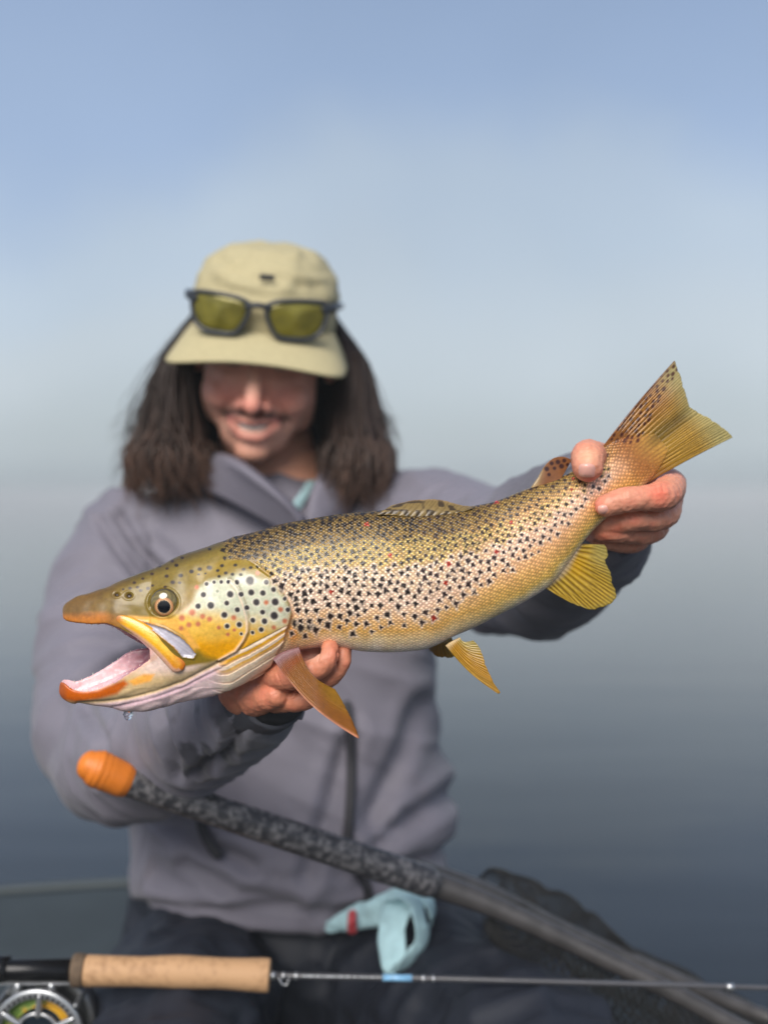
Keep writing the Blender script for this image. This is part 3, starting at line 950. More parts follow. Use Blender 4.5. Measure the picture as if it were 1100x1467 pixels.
# jaw plate (maxilla), both sides
m_plate = vcol_mat('jaw_plate_skin', rough=0.3, coat=0.5, namp=.14, nscale=500, bump=.25, bscale=900, sss=.05)
for side in (-1, 1):
    P_ = [(166, 884), (184, 892), (204, 903.5), (223, 918), (241, 935), (254, 951)]
    R_ = [5.0, 8.8, 11.0, 12.2, 13.4, 12.0]
    D = catmull(np.column_stack([P_, R_]), 8)
    w_ = -np.interp(D[:, 0], UP[:, 0], UP[:, 4]) - np.interp(D[:, 0], [166, 190, 220, 254], [-1.5, 0.5, 1.0, 0.5])
    cen = fp(D[:, 0], D[:, 1], w_)
    v_, f_ = tube(cen, D[:, 2], n=28, sub=1, up=(0.6, -0.8, 0), flat=0.42)
    dd, sd, rr_ = seg_dist(cen[:, :2], v_[:, 0], v_[:, 1])
    col = np.zeros((len(v_), 3)); col[:] = L(226, 168, 24)
    col = mixc(col, L(236, 194, 70), np.exp(-((dd - 2) / 3) ** 2) * (sd < 0))
    col = mixc(col, L(196, 104, 16), sstep(.72, 1.0, rr_) * .6 + 0.35 * sstep(5, 10, dd) * (sd < 0))
    col = mixc(col, L(178, 104, 50), sstep(.2, .0, rr_))
    col = mixc(col, L(206, 160, 140), sstep(4.5, 8.5, dd) * (sd > 0) * .85)
    if side > 0:
        v_ = v_ * np.array([1, 1, -1]); f_ = [x[::-1] for x in f_]
    obj('jaw_plate', FW(v_), f_, m_plate, trout, col=col)

# small teeth along the jaws
m_tooth = simple('tooth', (225, 215, 200), rough=.3, namp=.05, sss=.2)
for (a, tab, ci, sgn) in (('upper', UP, 2, 1), ('lower', LO, 1, -1)):
    for u in np.arange(104, 214, 8.5):
        row = [np.interp(u, tab[:, 0], tab[:, k]) for k in range(1, 5)]
        for side in (-1, 1):
            v0 = row[ci - 1] if side < 0 else row[ci - 1 + (1 if a == 'upper' else 0)]
            if a == 'lower' and side > 0: v0 = row[1]
            wv = side * (row[3] - 4.5)
            base = np.array([u + rs.uniform(-1, 1), v0 - sgn * 1.0, wv])
            tip = base + np.array([rs.uniform(0, 1.5), sgn * rs.uniform(3.5, 5), -side * 1.2])
            v_, f_ = tube([base, (base + tip) / 2, tip], [1.15, .8, .2], n=6, sub=1, up=(1, 0, 0))
            obj('tooth', FW(v_), f_, m_tooth, trout)

# ---- fins
m_fin = vcol_mat('fin_membrane', rough=0.38, spec=.5, coat=.25, translucent=.25, namp=.16, nscale=350)
def fin(name, root, tip, wroot, wtip, rays, colfun, na=110, nb_=44, thick=(3.2, .7), curl=0.0, bow=None, ridge=1.0, fray=1.5, mat=None, waves=0.0, rstart=.06):
    ra, ta = np.asarray(root, float), np.asarray(tip, float)
    a = np.linspace(0, 1, na); b_ = np.linspace(0, 1, nb_)
    def along(P, x):
        d = np.concatenate([[0], np.cumsum(np.linalg.norm(np.diff(P, axis=0), axis=1))]); d /= d[-1]
        Pc = catmull(P, 10); dc = np.concatenate([[0], np.cumsum(np.linalg.norm(np.diff(Pc, axis=0), axis=1))]); dc /= dc[-1]
        return np.stack([np.interp(x, dc, Pc[:, 0]), np.interp(x, dc, Pc[:, 1])], -1)
    R_, T_ = along(ra, a), along(ta, a)
    fr = fray * (vnoise(np.column_stack([a * rays * 1.0, 0 * a + 3.3, 0 * a])) + .5 * np.abs(np.sin(np.pi * a * rays)))
    dirn = T_ - R_; ln = np.linalg.norm(dirn, axis=1)[:, None] + 1e-9
    T_ = T_ + dirn / ln * fr[:, None]
    A, B = np.meshgrid(a, b_, indexing='ij')
    P2 = R_[:, None, :] * (1 - B[..., None]) + T_[:, None, :] * B[..., None]
    if bow is not None:
        P2 = P2 + np.asarray(bow)[None, None, :] * (np.sin(np.pi * B) * 1.0)[..., None]
    w0 = np.interp(A, np.linspace(0, 1, len(wroot)), wroot); w1 = np.interp(A, np.linspace(0, 1, len(wtip)), wtip)
    Wc = w0 * (1 - B) + w1 * B + curl * np.sin(np.pi * B) + waves * np.sin(np.pi * A * 5.3 + 1) * B
    # rays branch towards the tip
    jit = 0.25 * vnoise(np.column_stack([A.ravel() * rays * .6, B.ravel() * 2, 0 * A.ravel()])).reshape(A.shape)
    ph_ = A * rays + jit
    rib = np.abs(np.sin(np.pi * ph_)) ** 0.7
    rib2 = np.abs(np.sin(2 * np.pi * ph_)) ** 0.8
    br = sstep(.45, .75, B)
    rb = rib * (1 - br) + rib2 * br
    th = (thick[0] * (1 - B) ** 1.2 + thick[1]) * .5
    hgt = th + ridge * (rb - .5) * (1 - .55 * B) * sstep(rstart * .4, rstart, B)
    vf = np.concatenate([np.stack([P2[..., 0], P2[..., 1], Wc - hgt], -1).reshape(-1, 3), np.stack([P2[..., 0], P2[..., 1], Wc + hgt], -1).reshape(-1, 3)])
    g = grid_faces(na, nb_, close=False)
    n0 = na * nb_
    fs_ = [g, g[:, ::-1] + n0]
    ed = np.concatenate([np.arange(nb_), nb_ * np.arange(1, na) + nb_ - 1, (na - 1) * nb_ + np.arange(nb_ - 2, -1, -1), nb_ * np.arange(na - 2, 0, -1)])
    e2 = np.roll(ed, -1)
    fs_.append(np.stack([ed, e2, e2 + n0, ed + n0], -1)[:, ::-1])
    fc = np.ascontiguousarray(np.vstack(fs_))
    col = colfun(A.ravel(), B.ravel(), rb.ravel(), P2.reshape(-1, 2))
    if name != 'tail_fin': col = fsat(col, 1.12, .85)
    return obj(name, FW(vf), fc, mat or m_fin, trout, col=np.vstack([col, col]))

def base_col(n, cset):
    o = np.zeros((n, 3)); o[:] = cset
    return o
# breast (pectoral) fin, near side
def pec(A, B, rb, P):
    o = base_col(len(A), L(168, 100, 36))
    o = mixc(o, L(74, 36, 10), (1 - rb) ** .7 * .95)
    o = mixc(o, L(196, 140, 60), sstep(.8, 1, rb) * .5)
    o = mixc(o, L(168, 132, 40), sstep(.45, .9, B) * sstep(.25, .8, A) * .6)
    o = mixc(o, L(216, 152, 122), np.exp(-(A / .05) ** 2) * sstep(.02, .2, B))
    o = mixc(o, L(150, 112, 116), sstep(.16, .04, B) * .9)
    o = mixc(o, L(150, 74, 30), np.exp(-((B - .15) / .05) ** 2) * .8)
    return o
fin('pectoral_fin', [(396, 936), (406, 929), (418, 924), (432, 920)],
    [(516, 1037.5), (516, 1035), (514, 1030), (510, 1021), (505, 1010), (499, 999), (491, 985), (483, 973)],
    [-47, -49, -51], [-95, -88, -80], 20, pec, na=300, thick=(7, .8), bow=(-6, 7), curl=-8, ridge=1.5, fray=.8)
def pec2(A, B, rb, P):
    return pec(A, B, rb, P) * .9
fin('pectoral_fin', [(404, 938), (412, 934), (422, 930), (434, 927)],
    [(500, 925), (502, 918), (500, 910), (494, 900), (484, 895)],
    [47, 49, 51], [72, 74, 76], 13, pec2, na=110, thick=(7, .8), curl=8, ridge=1.5)
def pel(A, B, rb, P):
    o = base_col(len(A), L(186, 146, 60))
    o = mixc(o, L(110, 70, 20), (1 - rb) * .9)
    o = mixc(o, L(196, 140, 40), np.exp(-((A - .35) / .25) ** 2) * .5)
    o = mixc(o, L(176, 168, 110), sstep(.6, 1, A) * .6)
    o = mixc(o, L(214, 186, 140), sstep(.14, .0, B))
    return o
fin('pelvic_fin', [(637, 922), (642, 918), (649, 914), (657, 910)],
    [(709, 986), (711, 983), (704, 973), (697, 960), (691, 945), (683, 924), (675, 913)],
    [-20, -22, -24], [-46, -42, -34], 9, pel, na=110, thick=(5, .8), bow=(-3, 4), ridge=1.3, fray=1.5)
fin('pelvic_fin', [(611, 927), (622, 926), (636, 922), (648, 916)],
    [(612, 931), (622, 942), (636, 948), (650, 947), (658, 942)],
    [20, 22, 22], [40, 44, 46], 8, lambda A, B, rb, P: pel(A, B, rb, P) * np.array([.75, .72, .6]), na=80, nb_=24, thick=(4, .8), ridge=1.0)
def anal(A, B, rb, P):
    o = base_col(len(A), L(192, 158, 62))
    o = mixc(o, L(96, 70, 22), (1 - rb) ** .7 * .95)
    o = mixc(o, L(214, 184, 96), sstep(.8, 1, rb) * .5)
    o = mixc(o, L(160, 150, 92), sstep(.4, 0., A) * .8 * sstep(.25, .8, B))
    o = mixc(o, L(220, 170, 50), np.exp(-((A - .35) / .2) ** 2) * sstep(.6, .1, B) * .6)
    o = mixc(o, L(222, 198, 160), sstep(.16, 0, B))
    o = mixc(o, L(150, 136, 70), sstep(.82, 1, B) * .5)
    return o
fin('anal_fin', [(830, 779), (820, 794), (806, 813), (792, 829), (780, 842)],
    [(865, 780), (869, 794), (865, 808), (871, 822), (877, 845), (875, 857), (861, 866), (845, 871), (826, 867), (800, 854)],
    [0, 0, 0], [-6, -14, -8], 14, anal, na=240, thick=(5, .8), ridge=1.5, fray=2.6, waves=1.5)
# back (dorsal) fin, folded flat towards the viewer
def dor(A, B, rb, P):
    o = base_col(len(A), L(150, 128, 84))
    o = mixc(o, L(104, 84, 50), (1 - rb) * .5)
    s1 = vnoise(np.column_stack([A * 15 + B * 2.5, B * 5.5, 0 * A + 2.2]))
    o = mixc(o, L(58, 46, 34), sstep(.12, .34, s1) * .85)
    o = mixc(o, L(176, 148, 112), sstep(.88, 1, B) * .6)
    return o
fin('dorsal_fin', [(540, 737), (566, 738), (594, 741), (622, 741), (650, 736), (664, 732)],
    [(560, 724), (580, 719), (602, 716), (624, 716), (642, 719), (656, 723), (682, 726)],
    [-20, -22, -20, -16], [-9, -6, -5, -8], 13, dor, na=150, nb_=36, thick=(5, 1.2), curl=-5, ridge=1.2, fray=.8)
def adi(A, B, rb, P):
    o = base_col(len(A), L(140, 92, 58))
    o = mixc(o, L(178, 150, 104), sstep(.45, 0, A))
    for (x, y, q) in ((782, 672, 3.4), (789, 664, 3.0), (798, 662, 3.4), (807, 660, 3), (803, 668, 3.6), (793, 671, 2.6), (785, 680, 2.6), (812, 666, 2.6)):
        o = mixc(o, L(58, 26, 22), sstep(1.3, .7, np.hypot(P[:, 0] - x, P[:, 1] - y) / q))
    return o
fin('adipose_fin', [(760, 699), (772, 696), (786, 692), (802, 686)], [(770, 684), (780, 667), (792, 656.5), (806, 654.5), (818, 659)],
    [0, 0, 0], [-3, -3, -2], 3, adi, na=80, nb_=30, thick=(12, 5), ridge=.2, fray=0)
# tail
tl = lambda A, B, rb, P: fsat(tail_col(P), 1.15, .95)
fin('tail_fin', [(858, 646), (868, 644), (880, 646), (890, 652), (897, 660), (902, 670), (904, 682), (903, 706)],
    [(964, 517), (967, 525), (972, 539), (977, 554), (982, 569), (988, 583), (1001, 591), (1016, 600), (1030, 609), (1042, 618), (1052, 626)],
    [0, 0, 0], [-6, -3, 4, 2, 10], 19, tl, na=230, nb_=90, thick=(2.2, .9), ridge=1.8, rstart=.34, fray=1.2, bow=(-2, -1))

# ------------------------------------------------------------------ the angler
person = empty('person', (-0.10, 1.27, 0.50))
tag(person, 'long-haired person in a grey jacket sitting and holding out a trout', 'person')
k12 = 1.0 / F
def PX(*rows):
    """rows of (px, py, distance, radius in px at that distance) -> points, radii"""
    P = np.array([W(a, b_, y) for a, b_, y, _ in rows]); R_ = np.array([r_ * y / F for _, _, y, r_ in rows])
    return P, R_

# ---- head frame: x = image right, y = towards the camera, z = up (head space), then tilted
HS = 0.945
pit, rol, yaw = math.radians(16), math.radians(5.5), math.radians(-2)
Rx = np.array([[1, 0, 0], [0, math.cos(pit), math.sin(pit)], [0, -math.sin(pit), math.cos(pit)]])   # nod towards the camera
Ry = np.array([[math.cos(rol), 0, math.sin(rol)], [0, 1, 0], [-math.sin(rol), 0, math.cos(rol)]])
Rz = np.array([[math.cos(yaw), -math.sin(yaw), 0], [math.sin(yaw), math.cos(yaw), 0], [0, 0, 1]])
HR = Ry @ Rx @ Rz
HC = W(379, 499, 1.24)
def HD(p):
    p = np.atleast_2d(np.asarray(p, float)) * HS @ HR.T
    return p * np.array([1, -1, 1]) + HC      # head y (forward) -> world -Y
def HF(f):                                     # the mirror above flips the faces
    return [tuple(x)[::-1] for x in f] if not isinstance(f, np.ndarray) else np.ascontiguousarray(f[:, ::-1])

# head and face in head space
hp = [ellipsoid((0, -.005, .022), (.075, .094, .084)),
      ellipsoid((0, .028, -.030), (.066, .066, .085)),
      ellipsoid((0, .048, -.084), (.043, .040, .036)),
      ellipsoid((0, .076, -.104), (.021, .018, .016)),
      ellipsoid((0, .062, .030), (.060, .035, .035)),
      tube([(-.034, .050, -.035), (-.045, .042, -.045), (-.045, .02, -.072)], [.022, .021, .019]),
      tube([(.034, .050, -.035), (.045, .042, -.045), (.045, .02, -.072)], [.022, .021, .019]),
      ellipsoid((-.036, .066, -.044), (.024, .020, .020)), ellipsoid((.036, .066, -.044), (.024, .020, .020)),
      tube([(0, .090, .010), (0, .100, -.012), (0, .112, -.036), (0, .117, -.045)], [.0070, .0078, .0098, .0105]),
      ellipsoid((-.0145, .099, -.047), (.0095, .012, .0085)), ellipsoid((.0145, .099, -.047), (.0095, .012, .0085)),
      tube([(-.028, .083, .024), (0, .090, .022), (.028, .083, .024)], [.009, .010, .009]),
      ellipsoid((0, .082, -.071), (.034, .020, .022)),
      tube([(-.030, .084, -.064), (-.012, .0985, -.0665), (0, .100, -.068), (.012, .0985, -.0665), (.030, .084, -.064)], [.003, .0052, .005, .0052, .003], sub=4),
      tube([(-.029, .084, -.067), (-.014, .0955, -.082), (0, .098, -.0845), (.014, .0955, -.082), (.029, .084, -.067)], [.003, .0044, .0050, .0044, .003], sub=4),
      tube([(0, -.01, -.07), (0, -.035, -.13), (0, -.05, -.20)], [.050, .052, .060]),
      ]
for sx in (-1, 1):
    hp.append(tube([(sx * .076, -.005, .015), (sx * .086, -.014, .012), (sx * .087, -.016, -.012), (sx * .079, -.004, -.030), (sx * .075, -.002, -.012)], [.007, .0075, .007, .006, .007]))
hv, hfc = fuse(hp, .0021, smooth=5)
hnm = vnormals(hv, hfc)
if ((hv - hv.mean(0)) * hnm).sum(1).mean() < 0: hnm = -hnm
# sockets, smile folds, nostrils
x, y, z = hv[:, 0], hv[:, 1], hv[:, 2]
fr = (y > .03)
d_ = np.zeros(len(hv))
for sx in (-1, 1):
    d_ -= .009 * np.exp(-(((x - sx * .031) / .017) ** 2 + ((z + .004) / .011) ** 2)) * fr
    d_ += .0045 * np.exp(-(((x - sx * .031) / .012) ** 2 + ((z + .005) / .0055) ** 2)) * fr
    q, _, _ = seg_dist([(sx * .019, -.040), (sx * .032, -.056), (sx * .039, -.074)], x, z)
    d_ -= .0028 * np.exp(-(q / .0035) ** 2) * fr
    q = np.hypot(x - sx * .008, z + .0545)
    d_ -= .003 * sstep(.005, .002, q) * fr
mouth_open = poly_mask([(-.024, -.0675), (0, -.0715), (.024, -.0675), (.014, -.0755), (0, -.0775), (-.014, -.0755)], x, z, .0012) * fr
d_ -= .007 * mouth_open
hv2 = hv + hnm * d_[:, None]
hc = np.zeros((len(hv), 3)); hc[:] = L(238, 180, 156)
n3 = fbm(hv * 60, 3)
hc = mixc(hc, L(204, 122, 108), np.clip(np.exp(-(((np.abs(x) - .037) / .022) ** 2 + ((z + .04) / .02) ** 2)) + np.exp(-((x / .02) ** 2 + ((z + .045) / .014) ** 2)), 0, 1) * fr * .7)
hc = mixc(hc, L(182, 124, 98), sstep(-.075, -.11, z) * .5)
hc = mixc(hc, L(130, 84, 66), mouth_open * .9)
lipm = np.exp(-((np.hypot(x * .16, z + .0665 + .0 * x)) / .004) ** 2) * (np.abs(x) < .03) * fr
lq, _, _ = seg_dist([(-.029, -.066), (-.014, -.0825), (0, -.085), (.014, -.0825), (.029, -.066)], x, z)
hc = mixc(hc, L(212, 128, 116), np.exp(-(lq / .0040) ** 2) * fr * (y > .07) * .75)
lu, _, _ = seg_dist([(-.030, -.0635), (-.012, -.0665), (0, -.068), (.012, -.0665), (.030, -.0635)], x, z)
hc = mixc(hc, L(176, 96, 88), np.exp(-(lu / .0036) ** 2) * fr * (y > .07) * .8)
mu, _, mr_ = seg_dist([(-.036, -.066), (-.024, -.0595), (-.008, -.0585), (0, -.0605), (.008, -.0585), (.024, -.0595), (.036, -.066)], x, z)
hc = mixc(hc, L(48, 34, 30), np.exp(-((mu) / .0046) ** 2) * fr * (y > .06) * (.72 + .28 * np.abs(n3)))
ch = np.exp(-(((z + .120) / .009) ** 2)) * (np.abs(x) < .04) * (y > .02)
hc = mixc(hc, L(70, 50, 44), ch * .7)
bq = np.minimum(seg_dist([(-.05, .016), (-.032, .022), (-.014, .017)], x, z)[0], seg_dist([(.05, .016), (.032, .022), (.014, .017)], x, z)[0])
hc = mixc(hc, L(40, 28, 24), np.exp(-(bq / .0042) ** 2) * fr * .9)
eq = np.minimum(np.hypot((x - .031) / .013, (z + .005) / .0032), np.hypot((x + .031) / .013, (z + .005) / .0032))
hc = mixc(hc, L(50, 34, 30), sstep(1.2, .7, eq) * fr * .9)
hc *= (1 + .07 * n3)[:, None]
head_v, head_f = HD(hv2), HF(hfc)

# ---- hands, as seen in the photo (pixels + distance)
def YH(u, w): return float(Y0(u)) * (1 + w / F)
def hchain(rows, n=18, sub=6):
    P = np.array([W(u, v, YH(u, w)) for u, v, w, r_ in rows]); R_ = np.array([r_ * YH(u, w) / F for u, v, w, r_ in rows])
    return tube(P, R_, n=n, sub=sub, up=(0.2, 0.3, 1))
lh = [  # the hand round the tail: thumb over the top, fingers closed below
 hchain([(872, 690, 92, 40), (860, 664, 62, 28), (848, 655, 22, 24), (841.5, 655, -20, 24.5), (841.5, 668, -37, 22.5)]),
 hchain([(958, 694, 62, 24), (957, 702, 10, 23), (945, 711, -26, 22.5), (918, 714, -37, 18.4), (892, 717, -38, 18.8), (868, 724, -34, 16.6)]),
 hchain([(953, 722, 82, 23), (953, 734, 40, 21), (940, 743, 10, 18.5), (922, 745, -2, 15.8), (904, 744, -8, 18.2), (878, 750, 4, 15.5), (860, 752, 20, 14)]),
 hchain([(938, 742, 98, 22), (936, 757, 62, 19.5), (922, 763, 38, 17.6), (902, 764, 22, 15.2), (880, 760, 12, 17.6), (860, 762, 26, 14.5), (850, 756, 44, 13)]),
 hchain([(915, 762, 110, 20), (912, 773, 84, 17), (898, 778, 62, 15.4), (880, 777, 50, 13.4), (862, 770, 42, 15.2), (850, 766, 54, 13)]),
 hchain([(957, 696, 60, 23), (950, 722, 78, 25), (934, 744, 96, 24), (912, 762, 108, 21)]),
 hchain([(952, 700, 66, 25), (915, 700, 100, 38), (880, 712, 135, 45), (850, 730, 190, 46), (820, 752, 260, 46)]),
 hchain([(938, 738, 96, 24), (905, 730, 115, 38), (870, 735, 150, 44), (838, 745, 220, 44)]),
 hchain([(872, 690, 92, 38), (868, 712, 130, 42), (850, 730, 190, 44)]),
]
rh = [  # the hand under the breast, palm up, fingertips against the flank
 hchain([(352, 986, 84, 40), (378, 984, 60, 38), (412, 974, 44, 34)]),
 hchain([(366, 1000, 50, 27), (384, 998, 14, 21), (396, 996, 2, 18.5)]),
 hchain([(390, 968, 34, 27), (408, 968, -8, 21.5), (432, 968, -28, 18.5), (456, 957, -36, 16.5), (470, 943, -38, 15), (472, 930, -31, 13.5)]),
 hchain([(420, 985, 34, 22), (452, 980, 2, 17), (478, 964, -12, 14.5), (490, 946, -14, 13), (492, 930, -6, 12)]),
 hchain([(396, 1002, 40, 20), (416, 1004, 12, 16.5), (436, 1002, 2, 16), (456, 988, 8, 14), (470, 966, 18, 13), (474, 950, 26, 12)]),
 hchain([(392, 998, 62, 19), (420, 1000, 52, 15), (446, 990, 50, 13), (458, 966, 56, 12)]),
 hchain([(404, 960, 40, 24), (430, 948, 38, 20), (455, 942, 34, 18)]),
]
def hand_mesh(parts):
    v_, f_ = fuse(parts, .00085, smooth=3)
    n_ = vnormals(v_, f_)
    return v_, f_, n_
lv, lf, ln_ = hand_mesh(lh)
rv, rf, rn_ = hand_mesh(rh)
def to_px(v_):
    return CX + v_[:, 0] / v_[:, 1] * F, HZ - (v_[:, 2] - CZ) / v_[:, 1] * F
def skin_col(v_, base, n_amp=.06):
    c_ = np.zeros((len(v_), 3)); c_[:] = base
    n_ = fbm(v_ * 130, 3)
    c_ = mixc(c_, L(206, 112, 92), np.clip(n_, 0, 1) * .35)
    return c_ * (1 + n_amp * fbm(v_ * 400, 2))[:, None]
lc = skin_col(lv, L(206, 140, 114))
U_, V_ = to_px(lv)
def spotc(c_, U, V, u, v, ru, rv_, col, a, m=1.0):
    q = ((U - u) / ru) ** 2 + ((V - v) / rv_) ** 2
    return mixc(c_, col, np.exp(-q) * a * m)
nearm = (lv[:, 1] < .80)
lc = spotc(lc, U_, V_, 944, 708, 15, 13, L(222, 96, 72), .65)
lc = spotc(lc, U_, V_, 842, 690, 24, 9, L(226, 108, 96), .55)
lc = spotc(lc, U_, V_, 842, 652, 16, 12, L(228, 176, 140), .6)
lc = spotc(lc, U_, V_, 852, 730, 12, 14, L(224, 110, 96), .5)
for (u, v) in ((908, 744), (882, 760), (864, 770)):
    lc = spotc(lc, U_, V_, u, v, 12, 9, L(216, 112, 84), .6)
# creases at the finger joints
def crease(v_, n_, U, V, segs, depth=.0006):
    d = np.zeros(len(v_))
    for (a, b_) in segs:
        q, _, _ = seg_dist([a, b_], U, V)
        d -= depth * np.exp(-(q / 1.1) ** 2)
    return d
dl = crease(lv, ln_, U_, V_, [((890, 702), (893, 712)), ((895, 701), (898, 712)), ((940, 694), (941, 704)), ((832, 648), (852, 647)), ((831, 653), (853, 652)), ((834, 643), (850, 642)), ((902, 736), (904, 742)), ((948, 694), (950, 703))])
dl = np.where(lv[:, 1] < .79, dl, 0) + .0004 * fbm(lv * 220, 3)
lv = lv + ln_ * dl[:, None]
rc = skin_col(rv, L(192, 122, 94))
U_, V_ = to_px(rv)
rc = spotc(rc, U_, V_, 447, 938, 12, 9, L(232, 190, 170), .7)
dr = crease(rv, rn_, U_, V_, [((458, 930), (456, 948)), ((484, 934), (482, 960)), ((396, 962), (404, 982)), ((430, 985), (420, 1000))], .0008)
rv = rv + rn_ * (np.where(rv[:, 1] < .80, dr, 0) + .0004 * fbm(rv * 220, 3))[:, None]

# arms and trunk under the clothes keep the body in one piece
def arm(*rows):
    P, R_ = PX(*rows)
    return tube(P, R_, n=14, sub=5)
core = [arm((170, 770, 1.27, 55), (160, 1060, 1.13, 55), (365, 986, .80, 42)),
        arm((610, 745, 1.27, 55), (735, 800, 1.08, 55), (846, 733, .86, 44)),
        arm((390, 640, 1.30, 62), (400, 780, 1.30, 110), (415, 1000, 1.30, 130), (420, 1270, 1.30, 130)),
        arm((170, 770, 1.28, 55), (390, 740, 1.30, 60), (610, 745, 1.28, 55))]
cv, cf = fuse(core, .009, smooth=3)
cb = np.zeros((len(cv), 3)); cb[:] = L(206, 150, 124)
m_skin = vcol_mat('skin', rough=.48, spec=.4, sss=.12, bump=.25, bscale=900, namp=.06, nscale=300)
bv, bf = [head_v, lv, rv, cv], [np.array(head_f), np.array(lf), np.array(rf), np.array(cf)]
off = np.cumsum([0] + [len(q) for q in bv[:-1]])
body = obj('body', np.vstack(bv), np.vstack([q + o_ for q, o_ in zip(bf, off)]), m_skin, person, col=np.vstack([hc, lc, rc, cb]))

# finger nails
m_nail = simple('finger_nail', (220, 160, 146), rough=.3, namp=.05, coat=.3, sss=.1)
def nail(cu, cv_, w, au, av, tilt, bul, nx=11, ny=11):
    g = []
    for i in range(nx):
        for j in range(ny):
            a, b_ = -1 + 2 * i / (nx - 1), -1 + 2 * j / (ny - 1)
            # squircle outline
            aa = a * math.sqrt(max(0, 1 - .30 * b_ * b_)); bb = b_ * math.sqrt(max(0, 1 - .30 * a * a))
            du, dv = aa * au, bb * av
            u = cu + du * math.cos(tilt) - dv * math.sin(tilt); v = cv_ + du * math.sin(tilt) + dv * math.cos(tilt)
            ww = w + bul[0] * (aa ** 2) + bul[1] * bb + bul[2] * bb ** 2 + 2.2 * max(abs(a), abs(b_)) ** 6
            g.append(W(u, v, YH(cu, ww)))
    g = np.array(g)
    f_ = grid_faces(nx, ny, close=False)
    n0 = len(g)
    back = g + np.array([0, .0009, 0])
    return obj('fingernail', np.vstack([g, back]), np.vstack([f_, f_[:, ::-1] + n0]), m_nail, body)
nail(841.5, 674, -61.0, 13.5, 10.0, 0.03, (7.0, 3.5, 2.0))
nail(865, 729.5, -50.0, 9.0, 7.0, -.25, (3.0, 2.0, 3.0))

# teeth in the smile
tv = []
for i, a in enumerate(np.linspace(-1, 1, 15)):
    for b_ in (0, 1):
        tv.append((.0205 * a, .0990 - .008 * a * a, -.0695 - .0065 * b_ + .0015 * a * a))
for i, a in enumerate(np.linspace(-1, 1, 15)):
    for b_ in (0, 1):
        tv.append((.0205 * a, .0950 - .008 * a * a, -.0695 - .0065 * b_ + .0015 * a * a))
g1 = grid_faces(15, 2, close=False)
tf = np.vstack([g1, g1[:, ::-1] + 30])
obj('teeth', HD(tv), np.ascontiguousarray(tf), simple('teeth', (235, 230, 220), rough=.25, namp=.04), body)

# ---- jacket
def tsec(py, y, cx, hw, dep, yc=0.0):
    th = np.linspace(0, 2 * np.pi, 48, endpoint=False)
    c0 = W(cx, py, y)
    hx = hw * y / F
    e = 0.85
    X = hx * np.sign(np.cos(th)) * np.abs(np.cos(th)) ** e
    Yv = dep * np.sign(np.sin(th)) * np.abs(np.sin(th)) ** e
    return np.stack([c0[0] + X, c0[1] + Yv + yc, np.full(48, c0[2])], -1)
BY = 1.30
trunk = loft([tsec(672, BY, 388, 70, .055), tsec(700, BY, 392, 112, .075), tsec(728, BY, 392, 190, .095), tsec(760, BY, 392, 232, .112),
              tsec(820, BY, 392, 236, .125), tsec(900, BY, 396, 225, .135), tsec(980, BY, 402, 215, .140), tsec(1060, BY, 408, 216, .148),
              tsec(1105, BY, 418, 226, .158), tsec(1150, BY, 424, 228, .165), tsec(1195, BY, 418, 222, .165), tsec(1232, BY, 412, 218, .160), tsec(1252, BY, 410, 214, .152)][::-1])
def sleeve(*rows, n=24):
    P, R_ = PX(*rows)
    return tube(P, R_, n=n, sub=6, capr=.4)
slR = sleeve((215, 775, 1.28, 96), (165, 830, 1.25, 86), (140, 930, 1.19, 80), (140, 1030, 1.12, 84), (170, 1082, 1.06, 90), (230, 1068, .98, 86), (310, 1030, .89, 76), (362, 1004, .82, 60), (385, 996, .795, 52))
slL = sleeve((540, 775, 1.28, 100), (610, 770, 1.23, 94), (690, 795, 1.14, 96), (752, 806, 1.04, 106), (796, 780, .96, 106), (832, 752, .90, 96), (850, 738, .865, 78))
jv, jf = fuse([trunk, slR, slL], .0042, smooth=10, fac=.5)
jn = vnormals(jv, jf)
if ((jv - jv.mean(0)) * jn).sum(1).mean() < 0: jn = -jn
JU, JV = to_px(jv)
def ridged(p, o=2):
    s_, a = 0, 1.
    for k in range(o):
        s_ = s_ + a * (1 - np.abs(vnoise(p * 2 ** k + 9.1 * k)) * 2.2); a *= .5
    return s_
# crease directions: across the sleeves, slanting over the trunk
wrist = W(385, 996, .795); elb = W(160, 1078, 1.06); shR = W(200, 775, 1.28)
ax1 = (wrist - elb) / np.linalg.norm(wrist - elb); ax2 = (elb - shR) / np.linalg.norm(elb - shR)
fore = sstep(-.03, .04, (jv - elb) @ ax1) * (JU < 420) * (jv[:, 1] < 1.12)
upper = (1 - fore) * (JU < 215) * (JV > 740)
def aniso(ax, along, across):
    q = jv @ ax
    return np.column_stack([jv[:, 0] * across, jv[:, 1] * across, jv[:, 2] * across]) + np.outer(q, ax) * (along - across)
wr = .0050 * ridged(aniso(ax1, 34, 10)) * fore + .0050 * ridged(aniso(ax2, 22, 9)) * upper
leftm = sstep(560, 640, JU) * (JV < 930)
axl = W(850, 738, .865) - W(610, 770, 1.23); axl /= np.linalg.norm(axl)
wr += .0055 * ridged(aniso(axl, 26, 8)) * leftm
tr_ = (1 - fore) * (1 - upper) * (1 - leftm)
sl_ = np.array([.55, 0, .83])
wr += tr_ * (.0045 * ridged(aniso(sl_, 20, 6) + 3) + .004 * vnoise(jv * np.array([14, 6, 9])))
wr += tr_ * sstep(1140, 1290, JV) * .006 * ridged(np.column_stack([jv[:, 0] * 9, jv[:, 1] * 6, jv[:, 2] * 30]))
# cinched hem and cuff edges
wr += -.008 * np.exp(-((JV - 1300) / 12) ** 2) * (jv[:, 1] > 1.08)
